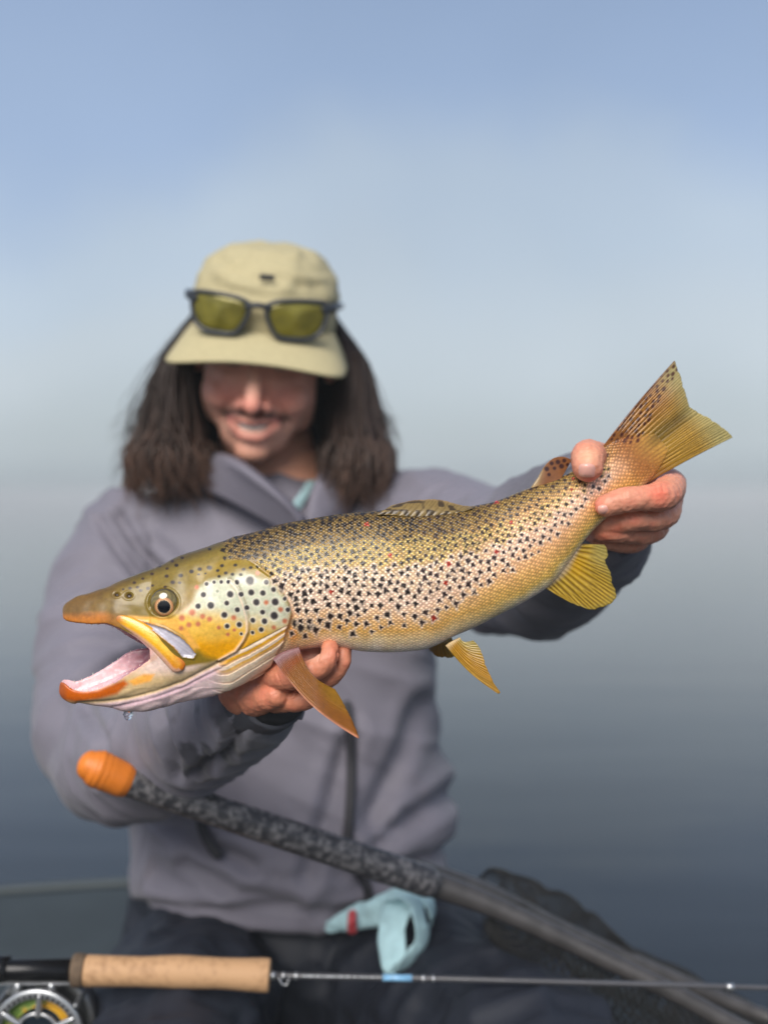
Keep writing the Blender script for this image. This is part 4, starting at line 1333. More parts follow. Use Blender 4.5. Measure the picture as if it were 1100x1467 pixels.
# long hanging folds drawn where the photo shows them
for pts, dep, wd in (([(500, 1060), (470, 1160), (440, 1250)], .007, 14), ([(600, 1010), (560, 1110), (530, 1180)], .008, 16), ([(655, 1130), (580, 1180), (540, 1210)], .009, 14),
                     ([(640, 1215), (580, 1240), (545, 1250)], .006, 12), ([(170, 742), (200, 790), (240, 830)], .010, 9), ([(150, 750), (170, 790), (215, 850)], .008, 8),
                     ([(250, 1180), (300, 1215), (360, 1240)], .008, 12), ([(270, 1235), (340, 1275), (420, 1290)], .007, 12), ([(120, 985), (190, 950), (250, 945)], .010, 12),
                     ([(130, 1020), (150, 1060), (150, 1110)], .007, 10), ([(230, 1010), (250, 1060), (262, 1100)], .006, 8), ([(360, 1010), (330, 1070), (280, 1100)], .007, 8)):
    q, sd, _ = seg_dist(pts, JU, JV)
    wr += (-dep * np.exp(-(q / wd) ** 2) + .5 * dep * np.exp(-((q - wd * 1.6) / wd) ** 2)) * (jn[:, 1] < .3)
jv2 = jv + jn * wr[:, None]
jc = np.zeros((len(jv), 3)); jc[:] = L(112, 109, 120)
wet = fbm(jv * np.array([42, 42, 42]) + 5, 4)
wm = sstep(.12, .30, wet + .25 * np.exp(-(((JU - 320) / 60) ** 2 + ((JV - 1050) / 34) ** 2))) * np.exp(-(((JU - 315) / 75) ** 2 + ((JV - 1058) / 48) ** 2) ** 1.5) * fore
jc = mixc(jc, L(62, 61, 68), np.clip(wm * 1.25, 0, 1))
damp = sstep(300, 380, JU) * fore
jc = mixc(jc, L(104, 103, 110), damp * .8)
shade_l = sstep(690, 760, JU) * (JV < 930)
jc = mixc(jc, L(84, 84, 92), shade_l * .75)                       # left forearm: shade from the fish and underside, put into the colour
jc *= (1 + .05 * fbm(jv * 25, 3))[:, None]
m_jack = vcol_mat('jacket_shell', rough=.62, spec=.35, bump=.35, bscale=1600, namp=.06, nscale=700, sheen=.15)
jacket = obj('jacket', jv2, np.array(jf), m_jack, person, col=jc)

def surf_front(px, py):
    """front surface of the jacket at a photo pixel"""
    m = (np.abs(JU - px) < 14) & (np.abs(JV - py) < 14) & (jv[:, 1] > 1.0)
    return float(jv2[m, 1].min()) if m.any() else 1.15
def strip(name, pts, width, mat, parent, lift=.003, th=.003, n=6):
    P = []
    pts = catmull(np.array(pts, float), n)
    for (a, b_) in pts:
        P.append(W(a, b_, surf_front(a, b_) - lift))
    P = np.array(P)
    k = np.ones(5) / 5
    for ax in (1,):
        P[:, ax] = np.convolve(np.pad(P[:, ax], 2, mode='edge'), k, 'valid')
    v_, f_ = tube(P, width, n=10, sub=1, up=(1, 0, 0), flat=th / width)
    return obj(name, v_, f_, mat, parent)
m_zip = simple('zip_tape', (38, 37, 42), rough=.55, namp=.2, bump=.4, bscale=1500)
strip('zipper', [(497, 1010), (502, 1060), (503, 1120), (500, 1180), (497, 1215), (505, 1240), (522, 1262), (528, 1285), (518, 1303)], .0050, m_zip, jacket)
strip('pocket_zipper', [(288, 1160), (290, 1185), (300, 1208), (312, 1224)], .0055, m_zip, jacket)

# collar: two standing flaps round the neck, the near one folded over
def sheet(name, rows, mat, parent, th=.004, sub=6, col=None):
    rows = [catmull(np.array(r_, float), sub) for r_ in rows]
    G = np.array(rows); G = np.stack([catmull(G[:, j], sub) for j in range(G.shape[1])], 1)
    nr, nc, _ = G.shape
    du = np.gradient(G, axis=0); dv = np.gradient(G, axis=1)
    n_ = np.cross(du, dv); n_ /= np.linalg.norm(n_, axis=-1)[..., None] + 1e-12
    a = (G + n_ * th / 2).reshape(-1, 3); b_ = (G - n_ * th / 2).reshape(-1, 3)
    g = grid_faces(nr, nc, close=False); n0 = nr * nc
    ed = np.concatenate([np.arange(nc), nc * np.arange(1, nr) + nc - 1, (nr - 1) * nc + np.arange(nc - 2, -1, -1), nc * np.arange(nr - 2, 0, -1)])
    e2 = np.roll(ed, -1)
    fc = np.vstack([g, g[:, ::-1] + n0, np.stack([ed, e2, e2 + n0, ed + n0], -1)[:, ::-1]])
    return obj(name, np.vstack([a, b_]), np.ascontiguousarray(fc), mat, parent, col=None if col is None else np.tile(np.asarray(col), (2 * n0, 1)))
def wr_(*r_): return [W(*q) for q in r_]
m_coll = simple('jacket_collar', (112, 109, 120), rough=.62, spec=.35, namp=.08, nscale=500, bump=.35, bscale=1600)
sheet('collar', [wr_((250, 690, 1.36), (262, 700, 1.27), (300, 705, 1.20), (360, 735, 1.165), (420, 770, 1.155), (448, 790, 1.16)),
                 wr_((256, 668, 1.37), (276, 672, 1.27), (310, 672, 1.19), (362, 700, 1.15), (415, 735, 1.14), (440, 765, 1.15)),
                 wr_((268, 646, 1.38), (296, 652, 1.27), (318, 654, 1.19), (352, 674, 1.145), (400, 712, 1.135), (432, 748, 1.14)),
                 wr_((285, 650, 1.38), (312, 652, 1.28), (334, 655, 1.205), (366, 676, 1.16), (410, 714, 1.15), (440, 748, 1.152))], m_coll, jacket)
sheet('collar', [wr_((545, 690, 1.37), (535, 715, 1.28), (500, 735, 1.21), (470, 755, 1.175), (446, 780, 1.165)),
                 wr_((530, 668, 1.37), (522, 694, 1.28), (488, 712, 1.20), (462, 735, 1.17), (444, 762, 1.16)),
                 wr_((505, 655, 1.37), (498, 672, 1.28), (470, 674, 1.21), (452, 706, 1.175), (440, 748, 1.16)),
                 wr_((496, 658, 1.37), (486, 676, 1.28), (462, 680, 1.22), (446, 708, 1.185), (436, 748, 1.165))], m_coll, jacket)
m_shirt = simple('shirt_cotton', (170, 204, 210), rough=.75, namp=.08, nscale=150, bump=.3, bscale=900)
shirt = sheet('shirt', [wr_((452, 690, 1.245), (440, 712, 1.215), (425, 735, 1.20), (412, 752, 1.20)),
                wr_((440, 690, 1.235), (428, 710, 1.205), (416, 728, 1.195), (404, 742, 1.195))], m_shirt, person)
# cuffs
m_cuff = simple('cuff_tape', (70, 71, 78), rough=.55, namp=.12, nscale=300, bump=.3, bscale=900)
m_cufd = simple('cuff_lining', (30, 30, 32), rough=.6, namp=.12, nscale=300)
def cuff(rows, mat):
    P, R_ = PX(*rows)
    v_, f_ = tube(P, R_, n=30, sub=4, capr=.12)
    v_ = v_ + .0012 * vnoise(v_ * 120)[:, None]
    return obj('cuff', v_, f_, mat, jacket)
cuff([(366, 1001, .815, 56), (384, 996, .795, 55), (394, 993, .786, 52)], m_cuff)
cuff([(388, 995, .792, 48), (400, 991, .782, 46)], m_cufd)
cuff([(846, 738, .872, 82), (858, 732, .852, 74)], m_cuff)

# shirt tail hanging out below the hem
def ribbon(name, pts, width, th=.004, parent=None, mat=None, up=(1, 0, 0)):
    P = np.array([W(*q) for q in pts]); wv = np.array(width)
    v_, f_ = tube(P, wv, n=14, sub=8, up=up, flat=th)
    v_ = v_ + .0026 * vnoise(v_ * 70)[:, None] * np.array([.6, 1, .4]) + np.outer(.0022 * ridged(v_ * np.array([150, 20, 40])), (0, 1, 0))
    return obj(name, v_, f_, mat or m_shirt, parent or shirt)
ribbon('shirt_tail', [(470, 1330, 1.135), (505, 1318, 1.115), (545, 1305, 1.10), (580, 1290, 1.10), (600, 1286, 1.10)], [.006, .012, .014, .014, .010], th=.35, up=(0, 0, 1))
ribbon('shirt_tail', [(598, 1284, 1.085), (572, 1295, 1.075), (560, 1330, 1.065), (563, 1368, 1.055), (560, 1394, 1.045)], [.013, .018, .016, .015, .005], th=.14)
ribbon('shirt_tail', [(566, 1292, 1.080), (590, 1290, 1.065), (602, 1320, 1.055), (602, 1352, 1.05), (580, 1378, 1.045), (556, 1393, 1.04)], [.011, .014, .013, .013, .012, .005], th=.16)
ribbon('shirt_tail', [(585, 1286, 1.09), (612, 1290, 1.08), (620, 1305, 1.08), (618, 1318, 1.082)], [.009, .011, .011, .008], th=.2)
ribbon('label_tab', [(503, 1312, 1.098), (503, 1322, 1.096), (504, 1334, 1.10)], [.0042, .0042, .0042], th=.25, mat=simple('red_label', (170, 60, 66), rough=.6, namp=.2, nscale=600))

# ---- trousers
def leg(*rows):
    P, R_ = PX(*rows)
    return tube(P, R_, n=26, sub=6)
thighR = leg((330, 1404, 1.32, 122), (280, 1430, 1.18, 124), (255, 1484, 1.04, 128), (232, 1588, .92, 132), (215, 1690, .84, 132))
thighL = leg((520, 1404, 1.32, 122), (590, 1422, 1.20, 128), (690, 1486, 1.06, 134), (780, 1572, .94, 136), (850, 1665, .86, 132))
seat = loft([tsec(1215, 1.32, 412, 190, .12), tsec(1255, 1.32, 412, 208, .145), tsec(1330, 1.32, 415, 225, .155), tsec(1440, 1.32, 418, 222, .145)][::-1])
shinR = leg((215, 1690, .84, 132), (215, 1900, .86, 120), (210, 2150, .88, 100))
shinL = leg((850, 1665, .86, 132), (850, 1880, .88, 115), (850, 2120, .90, 100))
tv_, tf_ = fuse([thighR, thighL, seat, shinR, shinL], .0055, smooth=8)
tn = vnormals(tv_, tf_)
if ((tv_ - tv_.mean(0)) * tn).sum(1).mean() < 0: tn = -tn
tw = .0055 * ridged(tv_ * np.array([20, 8, 20])) + .005 * ridged(tv_ * np.array([9, 26, 12]) + 4) + .002 * vnoise(tv_ * 50)
m_trous = simple('trouser_shell', (29, 33, 43), rough=.58, spec=.4, namp=.1, nscale=300, bump=.4, bscale=1300)
obj('trousers', tv_ + tn * tw[:, None], np.array(tf_), m_trous, person)
m_boot = simple('boot_rubber', (40, 38, 36), rough=.6, namp=.15, bump=.3)
for (bx, by) in ((210, .88), (850, .90)):
    p0 = W(bx, 2130, by)
    bvv, bff = fuse([tube([p0 + (0, .02, .10), p0 + (0, .02, -.02)], [.055, .055], n=18), tube([p0 + (0, .05, -.03), p0 + (0, -.06, -.04), p0 + (0, -.16, -.05)], [.050, .048, .042], n=18)], .006, smooth=4)
    bvv[:, 2] = np.maximum(bvv[:, 2], .121)
    obj('boot', bvv, np.array(bff), m_boot, person)

# ---- cap
m_cap = simple('cap_cloth', (172, 162, 126), rough=.78, namp=.07, nscale=220, bump=.35, bscale=1200)
th = np.linspace(0, 2 * np.pi, 72, endpoint=False)
rings = []
for (z_, hx, hf_, hb, yc) in ((.026, .0805, .100, .104, 0), (.040, .0815, .1015, .105, 0), (.060, .081, .101, .104, 0), (.073, .0800, .0985, .100, -.001), (.088, .0750, .092, .093, -.002),
                              (.101, .0660, .081, .083, -.003), (.1105, .0520, .064, .066, -.004), (.1165, .035, .044, .045, -.005), (.1190, .014, .018, .018, -.005)):
    cx_, sy_ = np.cos(th), np.sin(th)
    ex = .88
    X = hx * np.sign(cx_) * np.abs(cx_) ** ex
    Yv = np.where(sy_ > 0, hf_, hb) * np.sign(sy_) * np.abs(sy_) ** ex + yc
    rings.append(np.stack([X, Yv, np.full(72, z_)], -1))
cR = np.array(rings)
cR = np.stack([catmull(cR[:, j], 4) for j in range(72)], 1)
capv = cR.reshape(-1, 3)
cn = capv - np.array([0, 0, .03]); cn /= np.linalg.norm(cn, axis=1)[:, None]
cd = .0025 * ridged(capv * np.array([22, 22, 40])) * sstep(.04, .07, capv[:, 2]) + .0016 * vnoise(capv * 70)
for (pp, dpt) in (([(-.06, .105), (-.02, .088), (.02, .090), (.06, .084)], .0035), ([(-.05, .075), (0, .070), (.05, .073)], .002)):
    q, _, _ = seg_dist(pp, capv[:, 0], capv[:, 2]); cd -= dpt * np.exp(-(q / .005) ** 2) * (capv[:, 1] > 0)
for sx in (-1, 1):   # panel seams
    q = np.abs(capv[:, 0] - sx * (.040 - .10 * (capv[:, 2] - .1)))
    cd -= .0012 * np.exp(-(q / .0016) ** 2) * (capv[:, 1] > 0)
capv = capv + cn * cd[:, None]
nr_ = cR.shape[0]
inner = capv + (np.array([0, 0, .02]) - capv) * .03
cf_ = grid_faces(nr_, 72)
topc = len(capv)
capf = [tuple(q) for q in cf_] + [((nr_ - 1) * 72 + i, (nr_ - 1) * 72 + (i + 1) % 72, topc) for i in range(72)]
capv = np.vstack([capv, capv[-72:].mean(0)])
v0 = len(capv)
low = capv[:72] * np.array([.965, .965, 1]) + np.array([0, 0, .002])
capv = np.vstack([capv, low]); capf += [(i, v0 + i, v0 + (i + 1) % 72, (i + 1) % 72) for i in range(72)]
up_in = capv[:72] * np.array([.95, .95, 1]) + np.array([0, 0, .03])
v1 = len(capv); capv = np.vstack([capv, up_in]); capf += [(v0 + i, v1 + i, v1 + (i + 1) % 72, v0 + (i + 1) % 72) for i in range(72)]
cap = obj('cap', HD(capv), HF(capf), m_cap, person)
# brim
na_, nb2 = 49, 14
G = np.zeros((na_, nb2, 3))
for i, a in enumerate(np.linspace(-1, 1, na_)):
    t = a * math.radians(82)
    bx, byy = .0800 * math.sin(t), .1000 * math.cos(t) ** .88
    ox = .099 * math.copysign(abs(math.sin(a * math.pi / 2)) ** .80, a)
    oy = .030 + .113 * max(0.0, 1 - abs(a) ** 2.8) ** .40
    for j, b_ in enumerate(np.linspace(0, 1, nb2)):
        X = bx * (1 - b_) + ox * b_; Yv = byy * (1 - b_) + oy * b_
        if abs(a) > .97: Yv = max(Yv, byy)
        z_ = .030 - .026 * b_ ** 1.1 - 1.2 * X ** 2 * (.4 + .6 * b_) + .002
        G[i, j] = (X, Yv, z_)
gf = grid_faces(na_, nb2, close=False); n0 = na_ * nb2
ga = G.reshape(-1, 3) + (0, 0, .0016); gb = G.reshape(-1, 3) - (0, 0, .0016)
ed = np.concatenate([np.arange(nb2), nb2 * np.arange(1, na_) + nb2 - 1, (na_ - 1) * nb2 + np.arange(nb2 - 2, -1, -1), nb2 * np.arange(na_ - 2, 0, -1)])
e2 = np.roll(ed, -1)
gfc = np.vstack([gf[:, ::-1], gf + n0, np.stack([ed, e2, e2 + n0, ed + n0], -1)])
brim = obj('brim', HD(np.vstack([ga, gb])), HF(gfc), m_cap, cap)
ev_, ef_ = box((0.006, .0945, .0915), (.0078, .0016, .0028), rot=[[1, 0, 0], [0, .93, .36], [0, -.36, .93]])
obj('emblem', HD(ev_), HF(ef_), simple('emblem_thread', (60, 62, 66), rough=.7, namp=.3, nscale=1500), cap, smooth=False)

# ---- hair
hairs_v, hairs_f, hairs_c = [], [], []
rh_ = random.Random(5)
off_ = 0
def strand(P, r0, col, tipc):
    global off_
    P = np.array(P, float)
    C_ = catmull(P, 4); n = len(C_)
    r_ = r0 * np.interp(np.linspace(0, 1, n), [0, .1, .7, 1], [.8, 1, .9, .12])
    T_ = np.gradient(C_, axis=0); T_ /= np.linalg.norm(T_, axis=1)[:, None] + 1e-12
    a_ = np.cross(T_, (0.1, 1, .05)); a_ /= np.linalg.norm(a_, axis=1)[:, None] + 1e-12
    b_ = np.cross(T_, a_)
    v_ = np.concatenate([C_ + a_ * r_[:, None], C_ - .5 * a_ * r_[:, None] + .87 * b_ * r_[:, None], C_ - .5 * a_ * r_[:, None] - .87 * b_ * r_[:, None]])
    f_ = []
    for k in range(3):
        i0, i1 = k * n, ((k + 1) % 3) * n
        f_.append(np.stack([i0 + np.arange(n - 1), i1 + np.arange(n - 1), i1 + np.arange(1, n), i0 + np.arange(1, n)], -1))
    hairs_v.append(v_); hairs_f.append(np.vstack(f_) + off_); off_ += len(v_)
    t_ = np.tile(np.linspace(0, 1, n), 3)[:, None]
    hairs_c.append(col * (1 - t_ ** 1.6) + tipc * t_ ** 1.6)
dark, mid_, light = L(20, 15, 14), L(42, 30, 25), L(88, 64, 51)
for side in (-1, 1):
    for i in range(1500):
        d = rh_.random()                      # 0 front .. 1 back of the head
        root = np.array([side * (.079 - .022 * d ** 2), -.01 - .085 * d, rh_.uniform(-.01, .045)])
        r0 = HD(root)[0]
        q = rh_.random()
        lay = rh_.random()
        if side < 0:
            ex = np.interp(q, [0, 1], [176, 322]) + rh_.gauss(0, 5); ey = 704 + rh_.gauss(0, 20) * (1 if rh_.random() < .6 else .3) - 18 * abs(q - .4) + 9 * math.sin(q * 19)
            mx, my = ex * .45 + 252 * .55 - 12 * (1 - q), 610
        else:
            ex = np.interp(q, [0, 1], [452, 562]) + rh_.gauss(0, 5); ey = 708 + rh_.gauss(0, 20) * (1 if rh_.random() < .6 else .3) + 8 * q + 9 * math.sin(q * 17 + 1)
            mx, my = ex * .45 + 500 * .55 + 10 * q, 610
        yd = 1.255 + .09 * d - .055 * lay - .03 * math.sin(q * math.pi)
        e0 = W(ex, ey, yd - .02); m0 = W(mx + rh_.gauss(0, 4), my + rh_.gauss(0, 8), yd)
        m1 = .5 * (e0 + m0) + np.array([side * rh_.uniform(-.004, .012), -.006, 0])
        cl = mid_ * rh_.uniform(.5, 1.2); tp = light * rh_.uniform(.55, 1.35)
        wav = .009 * math.sin(q * 23 + 2 * lay) + rh_.uniform(-.003, .003)
        m0 = m0 + np.array([-.6 * wav, 0, 0]); tp = tp * (.62 + .5 * math.sin(q * 31 + 3 * lay) ** 2)
        strand([r0, r0 * .45 + m0 * .55 + np.array([side * .010, 0, .012]), m0, m1 + np.array([wav, 0, 0]), e0], rh_.uniform(.0008, .0017), dark * rh_.uniform(.7, 1.5) * .5 + cl * .5, tp)
    for i in range(70):                        # flyaway hairs
        root = np.array([side * .078, -.02 - .05 * rh_.random(), rh_.uniform(-.01, .04)])
        r0 = HD(root)[0]
        if side < 0: e0 = W(rh_.uniform(150, 200), rh_.uniform(600, 720), 1.26); m0 = W(rh_.uniform(190, 235), rh_.uniform(540, 620), 1.26)
        else: e0 = W(rh_.uniform(540, 578), rh_.uniform(600, 700), 1.26); m0 = W(rh_.uniform(512, 548), rh_.uniform(560, 620), 1.26)
        strand([r0, .5 * (r0 + m0) + np.array([side * .006, 0, .006]), m0, .5 * (m0 + e0) + np.array([side * .006, 0, 0]), e0], .00035, mid_, mid_ * 1.3)
for i in range(500):                           # back of the head and nape
    a = rh_.uniform(-1, 1)
    root = np.array([a * .06, -.085, rh_.uniform(-.02, .03)])
    r0 = HD(root)[0]
    e0 = W(380 + a * 130 + rh_.gauss(0, 6), 700 + rh_.gauss(0, 10), 1.36)
    strand([r0, .6 * r0 + .4 * e0 + np.array([a * .02, .02, .01]), .25 * r0 + .75 * e0 + np.array([a * .02, .02, 0]), e0], rh_.uniform(.0012, .0022), dark, mid_ * .7)
m_hair = vcol_mat('hair', rough=.42, spec=.35, namp=.2, nscale=300)
obj('hair', np.vstack(hairs_v), np.vstack(hairs_f), m_hair, person, col=np.vstack(hairs_c))

# ---- sunglasses pushed up on the cap
m_frame = simple('glasses_frame', (46, 50, 56), rough=.35, namp=.1, nscale=400, spec=.5)
m_lens, nt, b = new_mat('glasses_lens')
tcn = node(nt, 'ShaderNodeTexCoord'); n1 = node(nt, 'ShaderNodeTexNoise'); n1.inputs['Scale'].default_value = 45
nt.links.new(tcn.outputs['Object'], n1.inputs['Vector'])
cr = node(nt, 'ShaderNodeValToRGB')
cr.color_ramp.elements[0].position = .35; cr.color_ramp.elements[0].color = (*lin((96, 90, 30)), 1)
cr.color_ramp.elements[1].position = .7; cr.color_ramp.elements[1].color = (*lin((132, 124, 46)), 1)
nt.links.new(n1.outputs['Fac'], cr.inputs['Fac']); nt.links.new(cr.outputs['Color'], b.inputs['Base Color'])
b.inputs['Metallic'].default_value = .35; b.inputs['Roughness'].default_value = .12; b.inputs['Coat Weight'].default_value = .4
gl_z0 = .050
def gpos(x_, z_, lift=0.0):
    """point on the front of the crown"""
    yy = .1135 - 3.6 * x_ * x_ + lift
    return (x_, yy - .10 * (z_ - gl_z0), z_)
glasses = empty('sunglasses', HD(gpos(0, gl_z0))[0])
tag(glasses, 'dark-framed sunglasses with olive lenses pushed up on the front of a tan cap', 'sunglasses')
for sx in (-1, 1):
    # lens outline, wrap shape
    out = []
    base = [(.0085, .014), (.020, .0185), (.040, .0205), (.060, .0205), (.0700, .0180), (.0715, .006), (.0670, -.0105), (.056, -.0185), (.038, -.0200), (.022, -.0180), (.0125, -.006), (.0085, .006)]
    bp_ = catmull(np.array(base + base[:1]), 6)[:-1]
    loop = np.array([gpos(sx * (p[0] + .001), gl_z0 + p[1]) for p in bp_])
    cen = np.array(gpos(sx * .041, gl_z0, .001))
    nl = len(loop)
    rg = [cen + (loop - cen) * q + np.array([0, .0022 * (1 - q * q), 0]) for q in (.02, .25, .5, .75, 1.0)]
    front = np.vstack(rg); back = front - np.array([0, .0018, 0])
    fl = grid_faces(5, nl); n0 = len(front)
    rim_ = np.stack([4 * nl + np.arange(nl), 4 * nl + (np.arange(nl) + 1) % nl, n0 + 4 * nl + (np.arange(nl) + 1) % nl, n0 + 4 * nl + np.arange(nl)], -1)
    obj('lens', HD(np.vstack([front, back])), np.ascontiguousarray(np.vstack([fl, fl[:, ::-1] + n0, rim_])), m_lens, glasses)
    lp = np.vstack([loop, loop[:2]])
    v_, f_ = tube(lp, .0026, n=8, sub=1, up=(0, 1, 0), capr=.1)
    obj('rim', HD(v_), HF(f_), m_frame, glasses)
    tp = [gpos(sx * .0700, gl_z0 + .013), (sx * .080, .080, gl_z0 + .014), (sx * .0855, .045, gl_z0 + .012), (sx * .0870, -.03, gl_z0 + .004)]
    v_, f_ = tube(tp, [.0050, .0050, .0042, .0032], n=8, sub=5, up=(0, 0, 1), flat=.5)
    obj('temple_arm', HD(v_), HF(f_), m_frame, glasses)
v_, f_ = tube([gpos(-.012, gl_z0 + .011), gpos(0, gl_z0 + .0135, .002), gpos(.012, gl_z0 + .011)], [.003, .0034, .003], n=8, sub=4)
obj('bridge', HD(v_), HF(f_), m_frame, glasses)

# ------------------------------------------------------------------ boat
DK = CZ - .60
m_deck = simple('deck_paint', (46, 54, 57), rough=.7, namp=.2, nscale=14, bump=.5, bscale=500)
m_hull = simple('hull_aluminium', (96, 104, 108), rough=.45, metal=.4, namp=.12, nscale=9)
boat = empty('boat', (-.4, .6, 0))
tag(boat, 'dark green-grey open fishing boat under the sitting person', 'boat')
outl = [(.66, -1.2), (.70, -.2), (.62, .5), (.46, 1.0), (.22, 1.45), (-.05, 1.66), (-.30, 1.74), (-.80, 1.64), (-1.25, 1.50), (-1.70, 1.1), (-1.85, .5), (-1.9, -1.2)]
oc = catmull(np.array(outl), 6)
def ringz(sc_, z_):
    c0 = np.array([-.6, .1])
    return np.column_stack([c0 + (oc - c0) * sc_, np.full(len(oc), z_)])
hull = [ringz(.80, -.22), ringz(.90, .0), ringz(.97, .25), ringz(1.0, DK - .012), ringz(.985, DK - .012), ringz(.95, .25), ringz(.86, .02), ringz(.76, -.16)]
H_ = np.array(hull); nr_, nc_, _ = H_.shape
hfc = [tuple(x) for x in grid_faces(nr_, nc_)]
obj('hull', H_.reshape(-1, 3), hfc, m_hull, boat)
# floor and bow deck (one step up), gunwale rail
fl_ = np.array([(.58, -1.2), (.60, .4), (.44, .94), (-1.70, .94), (-1.78, .4), (-1.8, -1.2)])
def slab(name, poly, z0, z1, mat):
    n = len(poly)
    v_ = np.vstack([np.column_stack([poly, np.full(n, z1)]), np.column_stack([poly, np.full(n, z0)])])
    f_ = [tuple(range(n)), tuple(range(2 * n - 1, n - 1, -1))] + [(i, i + n, (i + 1) % n + n, (i + 1) % n) for i in range(n)]
    return obj(name, v_, f_, mat, boat, smooth=False)
slab('floor', fl_, .08, .12, m_deck)
bow = oc[(oc[:, 1] > 1.10)]
bow = np.vstack([[(.40, 1.10)], bow * np.array([.985, .985]) + np.array([-.005, 0]), [(-1.66, 1.10)]])
slab('bow_deck', bow, DK - .03, DK, m_deck)
slab('deck_face', np.array([(.40, 1.10), (.40, 1.12), (-1.66, 1.12), (-1.66, 1.10)]), .12, DK - .03, m_deck)
rail = np.column_stack([oc, np.full(len(oc), DK - .002)])
v_, f_ = tube(rail, .008, n=10, sub=1)
obj('gunwale', v_, f_, simple('gunwale_alloy', (58, 66, 69), rough=.55, metal=.1, namp=.15, nscale=20), boat)

# ------------------------------------------------------------------ landing net lying over the lap
m_handle, nt, b = new_mat('net_handle_carbon')
tcn = node(nt, 'ShaderNodeTexCoord'); n1 = node(nt, 'ShaderNodeTexNoise'); n1.inputs['Scale'].default_value = 170; n1.inputs['Detail'].default_value = 6
nt.links.new(tcn.outputs['Object'], n1.inputs['Vector'])
cr = node(nt, 'ShaderNodeValToRGB')
cr.color_ramp.elements[0].position = .42; cr.color_ramp.elements[0].color = (*lin((46, 46, 50)), 1)
cr.color_ramp.elements[1].position = .66; cr.color_ramp.elements[1].color = (*lin((108, 106, 108)), 1)
nt.links.new(n1.outputs['Fac'], cr.inputs['Fac']); nt.links.new(cr.outputs['Color'], b.inputs['Base Color'])
b.inputs['Roughness'].default_value = .42
A0, A1 = W(176, 1117, .908), W(610, 1262, .99)
net = empty('landing_net', W(420, 1190, 1.0))
tag(net, 'long-handled landing net with orange grip end lying across the lap', 'net')
v_, f_ = tube([A0, A0 * .6 + A1 * .4, A1], [.0120, .0130, .0140], n=20, sub=10)
obj('handle', v_, f_, m_handle, net)
m_or = simple('orange_grip', (208, 116, 34), rough=.45, namp=.1, nscale=120, bump=.3, bscale=700)
ax_ = (A1 - A0) / np.linalg.norm(A1 - A0)
E0 = W(128, 1096, .900)
pr = [(0.0, .0120), (.2, .0152), (.45, .0150), (.7, .0144), (.95, .0140), (1.0, .0136)]
Pg = [E0 + (A0 - E0) * (t_ * 1.06) for t_, _ in pr]
v_, f_ = tube(Pg, [q for _, q in pr], n=32, sub=6, capr=.75)
gg = (v_ - E0) @ ax_
L_g = np.linalg.norm(A0 - E0)
v_ = v_ - ((v_ - (E0 + np.outer(gg, ax_))) * (.05 * np.exp(-(np.sin(gg / .0056 * math.pi) / .35) ** 2) * sstep(-.002, .003, gg) * sstep(L_g * .62, L_g * .5, gg))[:, None])
obj('grip_end', v_, f_, m_or, net)
# hoop: two arms spread from the handle and close beyond the frame
m_hoop = simple('hoop_carbon', (66, 64, 64), rough=.38, namp=.35, nscale=60, spec=.5)
hoop_n = [W(590, 1256, 1.005), W(700, 1296, 1.005), W(820, 1352, 1.0), W(960, 1420, .99), W(1120, 1500, .98), W(1300, 1540, .99)]
hoop_f = [W(600, 1246, 1.02), W(700, 1279, 1.05), W(820, 1338, 1.09), W(960, 1400, 1.11), W(1120, 1466, 1.10), W(1300, 1520, 1.03)]
v_, f_ = tube(hoop_n, [.0125, .0100, .0085, .0080, .0080, .0080], n=14, sub=8); obj('hoop_arm', v_, f_, m_hoop, net)
v_, f_ = tube(hoop_f, [.0095, .0085, .0078, .0075, .0075, .0075], n=14, sub=8); obj('hoop_arm', v_, f_, m_hoop, net)
v_, f_ = tube([hoop_n[-1], W(1370, 1535, 1.01), hoop_f[-1]], .008, n=12, sub=6); obj('hoop_end', v_, f_, m_hoop, net)
# netting: knotless cord bag slung from the hoop, heaped over its far edge
m_cord = simple('net_cord', (34, 34, 34), rough=.7, namp=.3, nscale=300)
hn, hfv = catmull(np.array(hoop_n[1:]), 12), catmull(np.array(hoop_f[1:]), 12)
nn = len(hn); NB = 26
Gn = np.zeros((nn, NB, 3))
for i in range(nn):
    s_ = i / (nn - 1)
    a, b_ = hn[i], hfv[i]
    for j in range(NB):
        t_ = j / (NB - 1)
        p = a * (1 - t_) + b_ * t_
        sag = .10 * math.sin(math.pi * t_) ** .8 * math.sin(math.pi * min(1, s_ * 1.3 + .05)) ** .7
        p = p + np.array([.0, 0, -sag])
        Gn[i, j] = p
Gn += (.006 * np.stack([vnoise(Gn.reshape(-1, 3) * 40 + k * 7) for k in range(3)], -1)).reshape(Gn.shape)
heap = np.zeros((nn, 12, 3))
for i in range(nn):
    s_ = i / (nn - 1)
    for j in range(12):
        t_ = j / 11
        hgt = (.030 + .012 * math.sin(s_ * 9 + 1)) * math.sin(math.pi * min(1., s_ * 1.6 + .08)) ** .6 if s_ < .9 else .01
        heap[i, j] = hfv[i] + np.array([0.012 * math.sin(t_ * 6 + s_ * 20), .035 * math.sin(math.pi * t_) + .01 * t_, hgt * math.sin(math.pi * t_ * .92) - .05 * t_ ** 2])
heap += (.005 * np.stack([vnoise(heap.reshape(-1, 3) * 55 + k * 7 + 2) for k in range(3)], -1)).reshape(heap.shape)
